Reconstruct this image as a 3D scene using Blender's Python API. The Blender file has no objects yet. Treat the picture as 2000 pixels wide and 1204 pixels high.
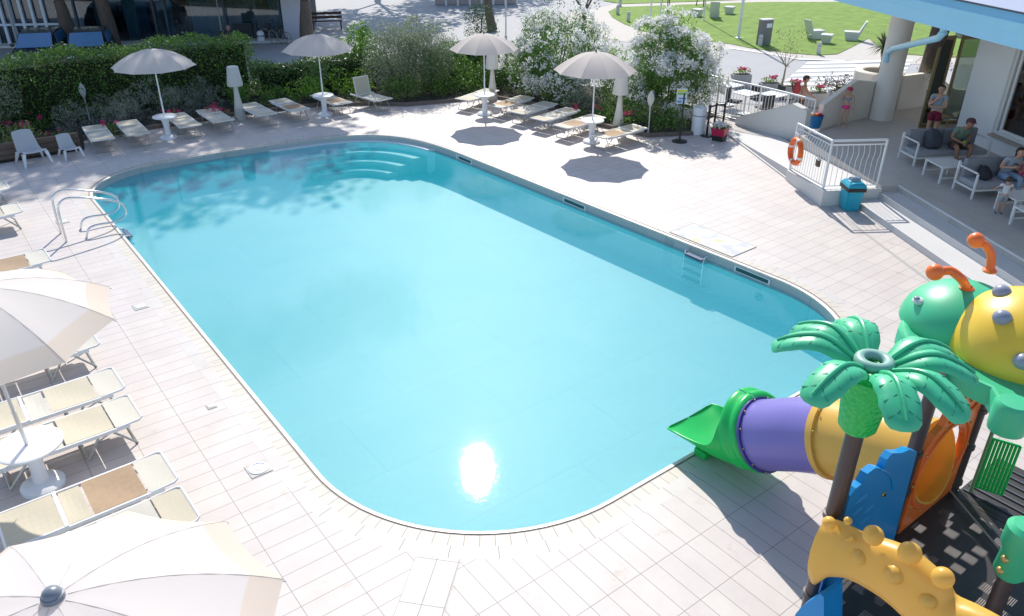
EXPO=0.36
import bpy, bmesh, math, random
import numpy as np
from mathutils import Vector, Matrix, geometry
random.seed(7); RNG=np.random.default_rng(7)
sc=bpy.context.scene; C=sc.collection
PI=math.pi; R_=math.radians
# ------------------------------------------------------------------ camera model (measured from the paving grid)
H=7.1; F=1529.0
PIT,ROL,YAW=R_(28.390),R_(0.236),R_(37.435)
_f=Vector((math.sin(YAW)*math.cos(PIT),math.cos(YAW)*math.cos(PIT),-math.sin(PIT)))
_r0=Vector((math.cos(YAW),-math.sin(YAW),0)); _u0=_r0.cross(_f)
_r=_r0*math.cos(ROL)+_u0*math.sin(ROL); _u=-_r0*math.sin(ROL)+_u0*math.cos(ROL)
def ray(px,py): return _f+_r*((px-1000)/F)-_u*((py-602)/F)
def at(px,py,z=0.0):
    d=ray(px,py); return Vector((0,0,H))+d*((z-H)/d.z)
def onx(px,py,x):
    d=ray(px,py); return Vector((0,0,H))+d*(x/d.x)
def ony(px,py,y):
    d=ray(px,py); return Vector((0,0,H))+d*(y/d.y)
D=Vector((.497,.868,0)); N=Vector((.868,-.497,0))      # the porch's long axis and its normal
def W(s,t,z=0): 
    # point from porch coordinates
    det=D.x*N.y-D.y*N.x
    tt=t+10.24
    x=(s*N.y-tt*D.y)/det; y=(D.x*tt-N.x*s)/det
    return Vector((x,y,z))
PANG=math.atan2(D.y,D.x)                               # heading of the porch axis
# ------------------------------------------------------------------ materials
MATS={}
def newmat(name):
    m=bpy.data.materials.new(name); m.use_nodes=True
    return m,m.node_tree.nodes,m.node_tree.links,m.node_tree.nodes['Principled BSDF']
def mat(name,col,rough=.6,metal=0.0,nz=(6,.12),bump=None,coord='Object',spec=.5,stretch=None):
    if name in MATS: return MATS[name]
    m,n,l,b=newmat(name)
    b.inputs['Roughness'].default_value=rough; b.inputs['Metallic'].default_value=metal
    b.inputs['Specular IOR Level'].default_value=spec
    tc=n.new('ShaderNodeTexCoord'); src=tc.outputs[coord]
    if stretch:
        mp=n.new('ShaderNodeMapping'); mp.inputs['Scale'].default_value=stretch; l.new(src,mp.inputs[0]); src=mp.outputs[0]
    t=n.new('ShaderNodeTexNoise'); t.inputs['Scale'].default_value=nz[0]; t.inputs['Detail'].default_value=5
    l.new(src,t.inputs['Vector'])
    mx=n.new('ShaderNodeMix'); mx.data_type='RGBA'
    a=nz[1]
    mx.inputs[6].default_value=(col[0]*(1-a),col[1]*(1-a),col[2]*(1-a),1)
    mx.inputs[7].default_value=(min(1,col[0]*(1+a)),min(1,col[1]*(1+a)),min(1,col[2]*(1+a)),1)
    l.new(t.outputs[0],mx.inputs[0]); l.new(mx.outputs[2],b.inputs['Base Color'])
    if bump:
        t2=n.new('ShaderNodeTexNoise'); t2.inputs['Scale'].default_value=bump[0]; t2.inputs['Detail'].default_value=4
        l.new(src,t2.inputs['Vector'])
        bp=n.new('ShaderNodeBump'); bp.inputs['Strength'].default_value=bump[1]; bp.inputs['Distance'].default_value=bump[2] if len(bump)>2 else .01
        l.new(t2.outputs[0],bp.inputs['Height']); l.new(bp.outputs[0],b.inputs['Normal'])
    MATS[name]=m; return m
def tilemat(name,w,h,off,c1,c2,mort,msize=.006,swap=False,rot=0,coord='Object',rough=.55):
    m,n,l,b=newmat(name)
    tc=n.new('ShaderNodeTexCoord'); mp=n.new('ShaderNodeMapping')
    mp.vector_type='TEXTURE'
    mp.inputs['Location'].default_value=(off[0],off[1],0)
    mp.inputs['Rotation'].default_value=(0,0,rot)
    l.new(tc.outputs[coord],mp.inputs[0]); v=mp.outputs[0]
    br=n.new('ShaderNodeTexBrick'); br.offset=0; br.squash=1
    br.inputs['Scale'].default_value=1; br.inputs['Brick Width'].default_value=w; br.inputs['Row Height'].default_value=h
    br.inputs['Mortar Size'].default_value=msize; br.inputs['Mortar Smooth'].default_value=.2
    br.inputs['Color1'].default_value=(*c1,1); br.inputs['Color2'].default_value=(*c2,1); br.inputs['Mortar'].default_value=(*mort,1)
    l.new(v,br.inputs['Vector'])
    nz=n.new('ShaderNodeTexNoise'); nz.inputs['Scale'].default_value=1.3; nz.inputs['Detail'].default_value=8; nz.inputs['Roughness'].default_value=.65
    l.new(tc.outputs[coord],nz.inputs['Vector'])
    rp=n.new('ShaderNodeValToRGB'); rp.color_ramp.elements[0].position=.3; rp.color_ramp.elements[1].position=.7
    rp.color_ramp.elements[0].color=(.86,.85,.84,1); rp.color_ramp.elements[1].color=(1,1,1,1)
    l.new(nz.outputs[0],rp.inputs[0])
    mx=n.new('ShaderNodeMix'); mx.data_type='RGBA'; mx.blend_type='MULTIPLY'; mx.inputs[0].default_value=1
    l.new(br.outputs['Color'],mx.inputs[6]); l.new(rp.outputs[0],mx.inputs[7])
    n3=n.new('ShaderNodeTexNoise'); n3.inputs['Scale'].default_value=2.3; n3.inputs['Detail'].default_value=10; n3.inputs['Roughness'].default_value=.7; l.new(tc.outputs[coord],n3.inputs['Vector'])
    r3=n.new('ShaderNodeValToRGB'); r3.color_ramp.elements[0].position=.60; r3.color_ramp.elements[0].color=(1,1,1,1); r3.color_ramp.elements[1].position=.74; r3.color_ramp.elements[1].color=(.80,.74,.66,1); l.new(n3.outputs[0],r3.inputs[0])
    m3=n.new('ShaderNodeMix'); m3.data_type='RGBA'; m3.blend_type='MULTIPLY'; m3.inputs[0].default_value=1; l.new(mx.outputs[2],m3.inputs[6]); l.new(r3.outputs[0],m3.inputs[7]); l.new(m3.outputs[2],b.inputs['Base Color'])
    b.inputs['Roughness'].default_value=rough
    bp=n.new('ShaderNodeBump'); bp.inputs['Strength'].default_value=.35; bp.inputs['Distance'].default_value=.004; bp.invert=True
    l.new(br.outputs['Fac'],bp.inputs['Height']); l.new(bp.outputs[0],b.inputs['Normal'])
    MATS[name]=m; return m
def leafmat(name,c1,c2,c3,rough=.5,trans=.35):
    m,n,l,b=newmat(name)
    g=n.new('ShaderNodeNewGeometry'); rp=n.new('ShaderNodeValToRGB')
    e=rp.color_ramp.elements; e[0].color=(*c1,1); e[1].color=(*c3,1); x=e.new(.5); x.color=(*c2,1)
    l.new(g.outputs['Random Per Island'],rp.inputs[0]); l.new(rp.outputs[0],b.inputs['Base Color'])
    b.inputs['Roughness'].default_value=rough
    tr=n.new('ShaderNodeBsdfTranslucent'); l.new(rp.outputs[0],tr.inputs[0])
    mx=n.new('ShaderNodeMixShader'); mx.inputs[0].default_value=trans
    l.new(b.outputs[0],mx.inputs[1]); l.new(tr.outputs[0],mx.inputs[2])
    l.new(mx.outputs[0],n['Material Output'].inputs[0]); MATS[name]=m; return m
def glassmat(name,tint,reflect=.12,rough=.02,dark=None):
    m,n,l,b=newmat(name)
    g=n.new('ShaderNodeBsdfGlossy'); g.inputs['Roughness'].default_value=rough
    t=n.new('ShaderNodeBsdfTransparent'); t.inputs[0].default_value=(*tint,1)
    fr=n.new('ShaderNodeFresnel'); fr.inputs[0].default_value=1.5
    ad=n.new('ShaderNodeMath'); ad.operation='ADD'; ad.inputs[1].default_value=reflect; ad.use_clamp=True
    l.new(fr.outputs[0],ad.inputs[0])
    mx=n.new('ShaderNodeMixShader'); l.new(ad.outputs[0],mx.inputs[0]); l.new(t.outputs[0],mx.inputs[1]); l.new(g.outputs[0],mx.inputs[2])
    l.new(mx.outputs[0],n['Material Output'].inputs[0]); MATS[name]=m; return m
# ------------------------------------------------------------------ geometry helpers
def xf(M,p): return M@Vector(p) if M is not None else Vector(p)
def box(bm,c,s,M=None,bev=0.0):
    x,y,z=c; a,b,d=s[0]/2,s[1]/2,s[2]/2
    v=[bm.verts.new(xf(M,(x+i*a,y+j*b,z+k*d))) for i in(-1,1) for j in(-1,1) for k in(-1,1)]
    fs=[bm.faces.new([v[i] for i in q]) for q in((0,1,3,2),(4,6,7,5),(0,4,5,1),(2,3,7,6),(0,2,6,4),(1,5,7,3))]
    if bev>0:
        es=list({e for f in fs for e in f.edges})
        bmesh.ops.bevel(bm,geom=es,offset=bev,segments=2,affect='EDGES',profile=.6)
def rings(bm,rs,closed=True,capa=True,capb=True):
    vs=[[bm.verts.new(p) for p in r] for r in rs]
    n=len(vs[0])
    for a,b in zip(vs,vs[1:]):
        for i in range(n if closed else n-1):
            j=(i+1)%n; bm.faces.new((a[i],a[j],b[j],b[i]))
    if closed and capa: bm.faces.new(vs[0][::-1])
    if closed and capb: bm.faces.new(vs[-1])
    return vs
def tube(bm,pts,r,n=8,M=None,cap=True,close=False,flat=1.0):
    pts=[xf(M,p) for p in pts]; k=len(pts)
    rr=r if isinstance(r,(list,tuple)) else [r]*k
    T=[]
    for i in range(k):
        if close: t=pts[(i+1)%k]-pts[i-1]
        else: t=pts[min(i+1,k-1)]-pts[max(i-1,0)]
        T.append(t.normalized())
    up=Vector((0,0,1)) if abs(T[0].z)<.9 else Vector((1,0,0))
    x=T[0].cross(up).normalized(); out=[]
    for i in range(k):
        x=(x-T[i]*x.dot(T[i])).normalized(); y=T[i].cross(x)
        out.append([pts[i]+(x*math.cos(a)+y*math.sin(a)*flat)*rr[i] for a in [2*PI*j/n for j in range(n)]])
    if close:
        out.append(out[0]); vs=[[bm.verts.new(p) for p in r_] for r_ in out[:-1]]; vs.append(vs[0])
        for a,b in zip(vs,vs[1:]):
            for i in range(n): j=(i+1)%n; bm.faces.new((a[i],a[j],b[j],b[i]))
    else: rings(bm,out,True,cap,cap)
def lathe(bm,prof,n=24,c=(0,0,0),M=None,cap=True):
    c=Vector(c)
    rs=[[xf(M,c+Vector((r*math.cos(2*PI*i/n),r*math.sin(2*PI*i/n),z))) for i in range(n)] for r,z in prof]
    rings(bm,rs,True,cap and prof[0][0]>1e-4,cap and prof[-1][0]>1e-4)
def ball(bm,c,r,s=(1,1,1),u=12,v=8,M=None):
    m=Matrix.Translation(Vector(c))@Matrix.Diagonal((r*s[0],r*s[1],r*s[2],1))
    if M is not None: m=M@m
    bmesh.ops.create_uvsphere(bm,u_segments=u,v_segments=v,radius=1,matrix=m)
def prism(bm,poly,z0,z1,M=None):
    # poly in XY, extruded in z
    a=[bm.verts.new(xf(M,(p[0],p[1],z0))) for p in poly]; b=[bm.verts.new(xf(M,(p[0],p[1],z1))) for p in poly]
    n=len(poly); bm.faces.new(a[::-1]); bm.faces.new(b)
    for i in range(n): j=(i+1)%n; bm.faces.new((a[i],a[j],b[j],b[i]))
def slab(bm,poly3,vec):
    # planar 3D outline extruded by vec
    vec=Vector(vec); a=[bm.verts.new(Vector(p)) for p in poly3]; b=[bm.verts.new(Vector(p)+vec) for p in poly3]
    n=len(a)
    tri=geometry.tessellate_polygon([[Vector(p) for p in poly3]])
    for t in tri:
        try: bm.faces.new([a[i] for i in t]); bm.faces.new([b[i] for i in t[::-1]])
        except ValueError: pass
    for i in range(n): j=(i+1)%n; bm.faces.new((a[i],a[j],b[j],b[i]))
def setp(o,**k):
    for a,b in k.items():
        if b is not None: o[a]=b
def obj(name,bm,m,parent=None,smooth=False,loc=None,auto=None):
    if isinstance(bm,bpy.types.Mesh): me=bm
    else:
        bmesh.ops.recalc_face_normals(bm,faces=bm.faces[:]); me=bpy.data.meshes.new(name); bm.to_mesh(me); bm.free()
    me.name=name
    if m is not None:
        me.materials.clear()
        for q in (m if isinstance(m,(list,tuple)) else [m]): me.materials.append(q)
    if smooth:
        me.polygons.foreach_set('use_smooth',[True]*len(me.polygons))
        if auto is None: auto=40
        try: me.set_sharp_from_angle(angle=R_(auto))
        except Exception: pass
    o=bpy.data.objects.new(name,me); C.objects.link(o)
    if parent is not None: o.parent=parent
    if loc is not None: o.location=loc
    return o
def tag(o,label,cat,group=None): setp(o,label=label,category=cat,group=group); return o
def thing(name,label,cat,loc=(0,0,0),rz=0,group=None):
    o=bpy.data.objects.new(name,None); o.empty_display_size=.2; C.objects.link(o); o.location=loc; o.rotation_euler=(0,0,rz)
    return tag(o,label,cat,group)
def struct(name,bm,m,smooth=False):
    o=obj(name,bm,m,None,smooth); o['kind']='structure'; return o
def dup(root,loc,rz,label,group=None):
    r=root.copy(); C.objects.link(r); r.location=loc; r.rotation_euler=(0,0,rz); r['label']=label
    if group: r['group']=group
    for ch in list(root.children):
        c=ch.copy(); C.objects.link(c); c.parent=r
        for g in list(ch.children):
            d=g.copy(); C.objects.link(d); d.parent=c
    return r
NB=bmesh.new
def flat(name_poly,z): return [Vector((p[0],p[1],z)) for p in name_poly]
def sheet(outer,holes,z,m,name):
    loops=[flat(outer,z)]+[flat(h,z) for h in holes]
    allv=[v for lp in loops for v in lp]
    tri=geometry.tessellate_polygon(loops)
    bm=NB(); vs=[bm.verts.new(v) for v in allv]
    for t in tri:
        try: bm.faces.new([vs[i] for i in t])
        except ValueError: pass
    for f in bm.faces:
        f.normal_update()
        if f.normal.z<0: f.normal_flip()
    me=bpy.data.meshes.new(name); bm.to_mesh(me); bm.free()
    o=obj(name,me,m); o['kind']='structure'; return o
# ------------------------------------------------------------------ leaves
def leafcloud(pts,size,aspect=.5,dirs=None,jit=.35,spread=1.0):
    """many small leaf quads (rhombus), one per point"""
    P=np.asarray(pts,float); n=len(P)
    if dirs is None: d=RNG.normal(size=(n,3))
    else: d=np.asarray(dirs,float)+RNG.normal(size=(n,3))*spread
    d/=np.linalg.norm(d,axis=1,keepdims=True)+1e-9
    q=RNG.normal(size=(n,3)); q-=d*(q*d).sum(1,keepdims=True); q/=np.linalg.norm(q,axis=1,keepdims=True)+1e-9
    s=(size*(1+jit*(RNG.random(n)*2-1)))[:,None]
    V=np.empty((n,4,3)); V[:,0]=P-d*s*.5; V[:,1]=P+q*s*.5*aspect; V[:,2]=P+d*s*.5; V[:,3]=P-q*s*.5*aspect
    me=bpy.data.meshes.new('leaves'); me.vertices.add(n*4); me.vertices.foreach_set('co',V.reshape(-1))
    me.loops.add(n*4); me.loops.foreach_set('vertex_index',np.arange(n*4,dtype=np.int32))
    me.polygons.add(n); me.polygons.foreach_set('loop_start',np.arange(0,n*4,4,dtype=np.int32)); me.polygons.foreach_set('loop_total',np.full(n,4,dtype=np.int32))
    me.update(calc_edges=True); return me
def clumps(centers,radii,per,squash=1.0,shell=.55):
    out=[]
    for c,r in zip(centers,radii):
        k=max(4,int(per*r*r))
        d=RNG.normal(size=(k,3)); d/=np.linalg.norm(d,axis=1,keepdims=True)
        rad=r*(shell+(1-shell)*RNG.random(k)**.5)
        d=d*rad[:,None]; d[:,2]*=squash
        out.append(np.asarray(c)+d)
    return np.concatenate(out)
def ellipsoid_centers(c,s,n,rmin,rmax,surf=.6,zmin=-.75):
    out=[];rad=[]
    while len(out)<n:
        d=RNG.normal(size=3); d/=np.linalg.norm(d)
        if d[2]<zmin: continue
        k=surf+(1-surf)*RNG.random()
        out.append(np.array(c)+d*np.array(s)*k); rad.append(rmin+(rmax-rmin)*RNG.random())
    return out,rad
# ------------------------------------------------------------------ world, sun, camera
SUN=Vector((.43,.63,.64)).normalized()
w=bpy.data.worlds.new('World'); sc.world=w; w.use_nodes=True
n=w.node_tree.nodes; l=w.node_tree.links
sky=n.new('ShaderNodeTexSky'); sky.sky_type='NISHITA'; sky.sun_disc=False
sky.sun_elevation=math.asin(SUN.z); sky.sun_rotation=math.atan2(SUN.x,SUN.y)
sky.air_density=1.0; sky.dust_density=.6; sky.ozone_density=1.5
l.new(sky.outputs[0],n['Background'].inputs[0]); n['Background'].inputs[1].default_value=.15
sd=bpy.data.lights.new('sun','SUN'); sd.energy=4.1; sd.angle=R_(.5); sd.color=(1,.955,.875)
so=bpy.data.objects.new('sun',sd); C.objects.link(so); so.rotation_euler=SUN.to_track_quat('Z','Y').to_euler()
cd=bpy.data.cameras.new('camera'); co=bpy.data.objects.new('camera',cd); C.objects.link(co); sc.camera=co
cd.sensor_width=36; cd.lens=F/2000*36; cd.clip_end=2000; cd.clip_start=.1
M=Matrix((( _r.x,_u.x,-_f.x,0),(_r.y,_u.y,-_f.y,0),(_r.z,_u.z,-_f.z,H),(0,0,0,1))); co.matrix_world=M
sc.view_settings.view_transform='Standard'; sc.view_settings.look='None'; sc.view_settings.exposure=EXPO; sc.view_settings.gamma=1
sc.cycles.transparent_max_bounces=24; sc.cycles.max_bounces=8
# ------------------------------------------------------------------ common materials
deck_a=tilemat('deck_tiles',.676,.2645,(2.527,7.854),(.64,.58,.535),(.615,.548,.522),(.29,.265,.25),.0048)
deck_b=tilemat('deck_tiles_near',.2645,.676,(4.689,4.313),(.64,.58,.535),(.615,.548,.522),(.29,.265,.25),.0048)
deck_c=tilemat('seam_tiles',.676,.265,(3.25,6.13),(.62,.585,.56),(.60,.57,.55),(.29,.265,.25),.0058,rot=math.atan2(-.6,-.65))
band_l=tilemat('band_tiles_large',.53,.60,(0,0),(.64,.58,.535),(.59,.56,.54),(.27,.24,.23),.0055,coord='UV')
band_s=tilemat('band_tiles_small',.18,.60,(0,0),(.60,.55,.47),(.66,.60,.52),(.34,.28,.23),.006,coord='UV')
lip_m=tilemat('coping_lip',.36,.9,(0,0),(.66,.60,.55),(.62,.57,.52),(.36,.30,.26),.005,coord='UV',rough=.4)
white=mat('white_paint',(.80,.80,.79),.35,nz=(3,.04)); offw=mat('off_white_render',(.72,.70,.66),.8,nz=(2,.05),bump=(40,.3,.004))
alu=mat('aluminium',(.62,.63,.64),.35,.9,nz=(8,.06)); chrome=mat('polished_steel',(.75,.75,.76),.12,1.0,nz=(3,.03))
plast=mat('white_plastic',(.82,.82,.83),.3,nz=(2,.03)); black=mat('black_metal',(.02,.02,.022),.45,nz=(4,.2))
grey=mat('grey_paint',(.35,.36,.38),.5,nz=(3,.08)); rubber=mat('dark_joint',(.33,.28,.24),.8,nz=(20,.3))
# ------------------------------------------------------------------ pool outline (metres, clockwise from near left)
def arc(cx,cy,r,a0,a1,n): return [(cx+r*math.cos(R_(a0+(a1-a0)*i/n)),cy+r*math.sin(R_(a0+(a1-a0)*i/n))) for i in range(n+1)]
def line(a,b,n): return [(a[0]+(b[0]-a[0])*i/n,a[1]+(b[1]-a[1])*i/n) for i in range(1,n)]
def catmull(P,k):
    out=[]
    for i in range(1,len(P)-2):
        p0,p1,p2,p3=[Vector(P[j]) for j in(i-1,i,i+1,i+2)]
        for j in range(k):
            t=j/k; out.append(tuple(.5*((2*p1)+(p2-p0)*t+(2*p0-5*p1+4*p2-p3)*t*t+(3*p1-p0-3*p2+p3)*t**3)))
    return out
POOL=arc(5.8,8.26,2.8,270,180,22)+line((3.0,8.26),(3.0,21.5),26)+arc(5.1,21.5,2.1,180,90,18)
POOL+=catmull([(4.4,23.6),(5.3,23.6),(6.7,23.58),(8.2,23.42),(9.5,23.24),(10.4,23.06),(11.2,22.72),(11.85,22.15),(12.3,21.35),(12.55,20.4),(12.66,19.4),(12.75,18.4)],8)
i_far=len(POOL)
POOL+=line((12.66,19.4),(13.12,8.06),24)+arc(10.52,8.06,2.6,0,-90,20)+line((10.52,5.46),(5.8,5.46),12)
PV=[Vector((p[0],p[1],0)) for p in POOL]; NP_=len(PV)
def pnorm(i):
    a=PV[i-2]; b=PV[(i+2)%NP_]; t=(b-a).normalized(); return Vector((-t.y,t.x,0))   # outward for this (clockwise) order
PN=[pnorm(i) for i in range(NP_)]
ARC=[0]
for i in range(NP_): ARC.append(ARC[-1]+(PV[(i+1)%NP_]-PV[i]).length)
def off(d,z=0): return [PV[i]+PN[i]*d+Vector((0,0,z)) for i in range(NP_)]
def strip(name,prof,m,smooth=False):
    """closed ring strip round the pool: prof = list of (offset, z)"""
    bm=NB(); uv=bm.loops.layers.uv.new('UVMap'); L=[off(d,z) for d,z in prof]
    vs=[[bm.verts.new(p) for p in r] for r in L]
    acc=[0]
    for (a,b),(c,d) in zip(prof,prof[1:]): acc.append(acc[-1]+math.hypot(c-a,d-b))
    for k in range(len(prof)-1):
        for i in range(NP_):
            j=(i+1)%NP_; f=bm.faces.new((vs[k][i],vs[k+1][i],vs[k+1][j],vs[k][j]))
            U=[(ARC[i],acc[k]),(ARC[i],acc[k+1]),(ARC[i+1],acc[k+1]),(ARC[i+1],acc[k])]
            for lp,u in zip(f.loops,U): lp[uv].uv=(u[0],u[1]+.02)
    o=obj(name,bm,m,None,smooth); o['kind']='structure'; return o
strip('coping_lip',[(0,-.075),(-.012,-.05),(-.008,-.015),(.012,-.002),(.058,0)],lip_m,True)
strip('coping_groove',[(.058,0),(.062,-.010),(.086,-.010),(.090,0)],rubber)
strip('coping_tiles',[(.090,0),(.27,0)],band_s)
strip('coping_band',[(.27,0),(.475,0)],band_l)
# ------------------------------------------------------------------ deck
BAND=off(.475)
def nearest(p): return min(range(NP_),key=lambda i:(BAND[i]-Vector((p[0],p[1],0))).length)
ia=nearest((3.45,5.95)); ib=nearest((12.7,6.0))
far=[(-12,26.3),(3.75,26.2),(3.95,27.35),(9.2,27.35),(11.6,26.9),(13.2,26.0),(14.3,25.0),(15.6,24.6),(17.5,24.2),(18.15,22.2),(18.05,19),(18.45,16.95),(19.85,16.25),(21.2,17.2),(22.2,17.4),(22.2,16.2)]
kerb=[tuple(W(s,t)[:2]) for s,t in((24.0,1.25),(24.0,0),(17.5,0),(17.5,.80),(-9,.80))]
SWC=(-7.5,-3.8); SEC=tuple(W(-9,.8)[:2])
segs=[BAND[i] for i in range(ia,NP_)]+[]
# band order: index 0 = near end (5.8,5.46) going round the near left corner, up the left, far, right, near
leftloop=[tuple(BAND[i][:2]) for i in range(ia,ib+1)]          # left side, far side, right side
nearloop=[tuple(BAND[i%NP_][:2]) for i in range(ib,NP_+ia+1)]  # near side between the two seams
sa=Vector((*leftloop[0],0)); sb=Vector((*leftloop[-1],0))
fa=sa+Vector((-.65,-.6,0)).normalized()*14; fb=W(9.5,.80)
main=leftloop+[tuple(fb[:2])]+kerb[::-1][1:]+far[::-1]+[(-12,fa.y)]+[tuple(fa[:2])]
sheet(main,[],0,deck_a,'pool_deck')
sheet(nearloop+[tuple(fa[:2]),(fa.x,-9),tuple(W(-4,.8)[:2]),tuple(fb[:2])],[],0,deck_b,'pool_deck_near')
d1=Vector((-.65,-.6,0)).normalized(); q1=Vector((d1.y,-d1.x,0))
A=Vector((3.25,6.13,0)); B=Vector((3.66,5.77,0))
sheet([tuple(A[:2]),tuple((A+d1*11)[:2]),tuple((B+d1*11)[:2]),tuple(B[:2])],[],.004,deck_c,'deck_seam')
# kerb channel along the steps
ch=mat('drain_channel',(.42,.40,.38),.7,nz=(12,.2))
sheet([tuple(W(s,t)[:2]) for s,t in((17.3,.10),(-8,.10),(-8,.17),(17.3,.17))],[],.004,ch,'drain_channel')
ltk=mat('pale_kerb',(.66,.63,.60),.6,nz=(6,.06))
bm=NB(); 
for s0,s1 in((17.5,23.9),):
    Mx=Matrix.Translation(W((s0+s1)/2,.0))@Matrix.Rotation(PANG,4,'Z'); box(bm,(0,0,.02),(s1-s0,.07,.05),Mx,.005)
struct('ramp_kerb',bm,ltk)
# ------------------------------------------------------------------ pool basin
def lin_mat():
    m,n,l,b=newmat('pool_liner')
    tc=n.new('ShaderNodeTexCoord'); nz=n.new('ShaderNodeTexNoise'); nz.inputs['Scale'].default_value=.6; nz.inputs['Detail'].default_value=6
    l.new(tc.outputs['Object'],nz.inputs['Vector'])
    mp=n.new('ShaderNodeMapping'); mp.vector_type='TEXTURE'; mp.inputs['Location'].default_value=(3.0,5.4,0); l.new(tc.outputs['Object'],mp.inputs[0])
    br=n.new('ShaderNodeTexBrick'); br.offset=.5; br.inputs['Scale'].default_value=1; br.inputs['Brick Width'].default_value=2.5; br.inputs['Row Height'].default_value=1.65
    br.inputs['Mortar Size'].default_value=.006; br.inputs['Color1'].default_value=(.50,.53,.51,1); br.inputs['Color2'].default_value=(.48,.515,.495,1); br.inputs['Mortar'].default_value=(.41,.44,.43,1)
    l.new(mp.outputs[0],br.inputs['Vector'])
    # broad noise that slightly varies the liner tone
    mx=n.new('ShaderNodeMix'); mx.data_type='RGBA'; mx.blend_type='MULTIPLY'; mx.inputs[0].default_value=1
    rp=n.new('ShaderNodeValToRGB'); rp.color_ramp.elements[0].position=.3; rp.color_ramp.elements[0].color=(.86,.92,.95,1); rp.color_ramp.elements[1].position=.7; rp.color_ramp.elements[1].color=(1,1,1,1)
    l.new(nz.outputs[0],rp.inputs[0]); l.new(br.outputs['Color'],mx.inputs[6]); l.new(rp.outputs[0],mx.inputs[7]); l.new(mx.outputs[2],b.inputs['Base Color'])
    b.inputs['Roughness'].default_value=.5; return m
liner=lin_mat(); DEP=-.92
bm=NB(); L=[(0,-.075),(0,-.80),(-.03,-.87),(-.10,-.91),(-.16,DEP)]
vs=[[bm.verts.new(p) for p in off(d,z)] for d,z in L]
for k in range(len(L)-1):
    for i in range(NP_): j=(i+1)%NP_; bm.faces.new((vs[k][i],vs[k][j],vs[k+1][j],vs[k+1][i]))
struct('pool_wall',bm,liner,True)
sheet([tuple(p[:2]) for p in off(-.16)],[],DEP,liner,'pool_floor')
# corner steps following the wall
def step(i0,i1,d,z,trim):
    a=i0+trim; b=i1-trim
    inner=[PV[i]-PN[i]*d for i in range(a,b+1)]; outer=[PV[i]+PN[i]*.002 for i in range(i0,i1+1)]
    # ends run square from the wall
    loop=[tuple(p[:2]) for p in outer]+[tuple(p[:2]) for p in inner[::-1]]
    bm=NB(); tri=geometry.tessellate_polygon([[Vector((*p,0)) for p in loop]])
    top=[bm.verts.new((*p,z)) for p in loop]; bot=[bm.verts.new((*p,DEP-.01)) for p in loop]
    for t in tri: bm.faces.new([top[i] for i in t])
    for i in range(len(loop)): j=(i+1)%len(loop); bm.faces.new((top[i],top[j],bot[j],bot[i]))
    return bm
i0=nearest((8.45,23.9)); i1=nearest((13.05,20.4))
pst=mat('pool_step_white',(.72,.78,.78),.5,nz=(3,.05))
struct('pool_ledge',step(i0,i1-1,.17,-.165,1),pst)
struct('pool_step',step(i0+1,i1-2,.62,-.40,2),liner)
struct('pool_step_middle',step(i0+2,i1-3,1.02,-.58,3),liner)
struct('pool_step_low',step(i0+3,i1-4,1.38,-.75,4),liner)
def edge_glint(i0,i1,d,z,trim,name):  # pale strips standing in for white reflections along the step edges
    bm=NB(); a=i0+trim; b=i1-trim; tube(bm,[PV[i]-PN[i]*(d-.012)+Vector((0,0,z+.002)) for i in range(a,b+1)],.018,6); struct(name,bm,pst)
edge_glint(i0+1,i1-2,.62,-.40,2,'pool_step_edge_glint'); edge_glint(i0+2,i1-3,1.02,-.58,3,'pool_step_edge_glint'); edge_glint(i0+3,i1-4,1.38,-.75,4,'pool_step_edge_glint')
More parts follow.
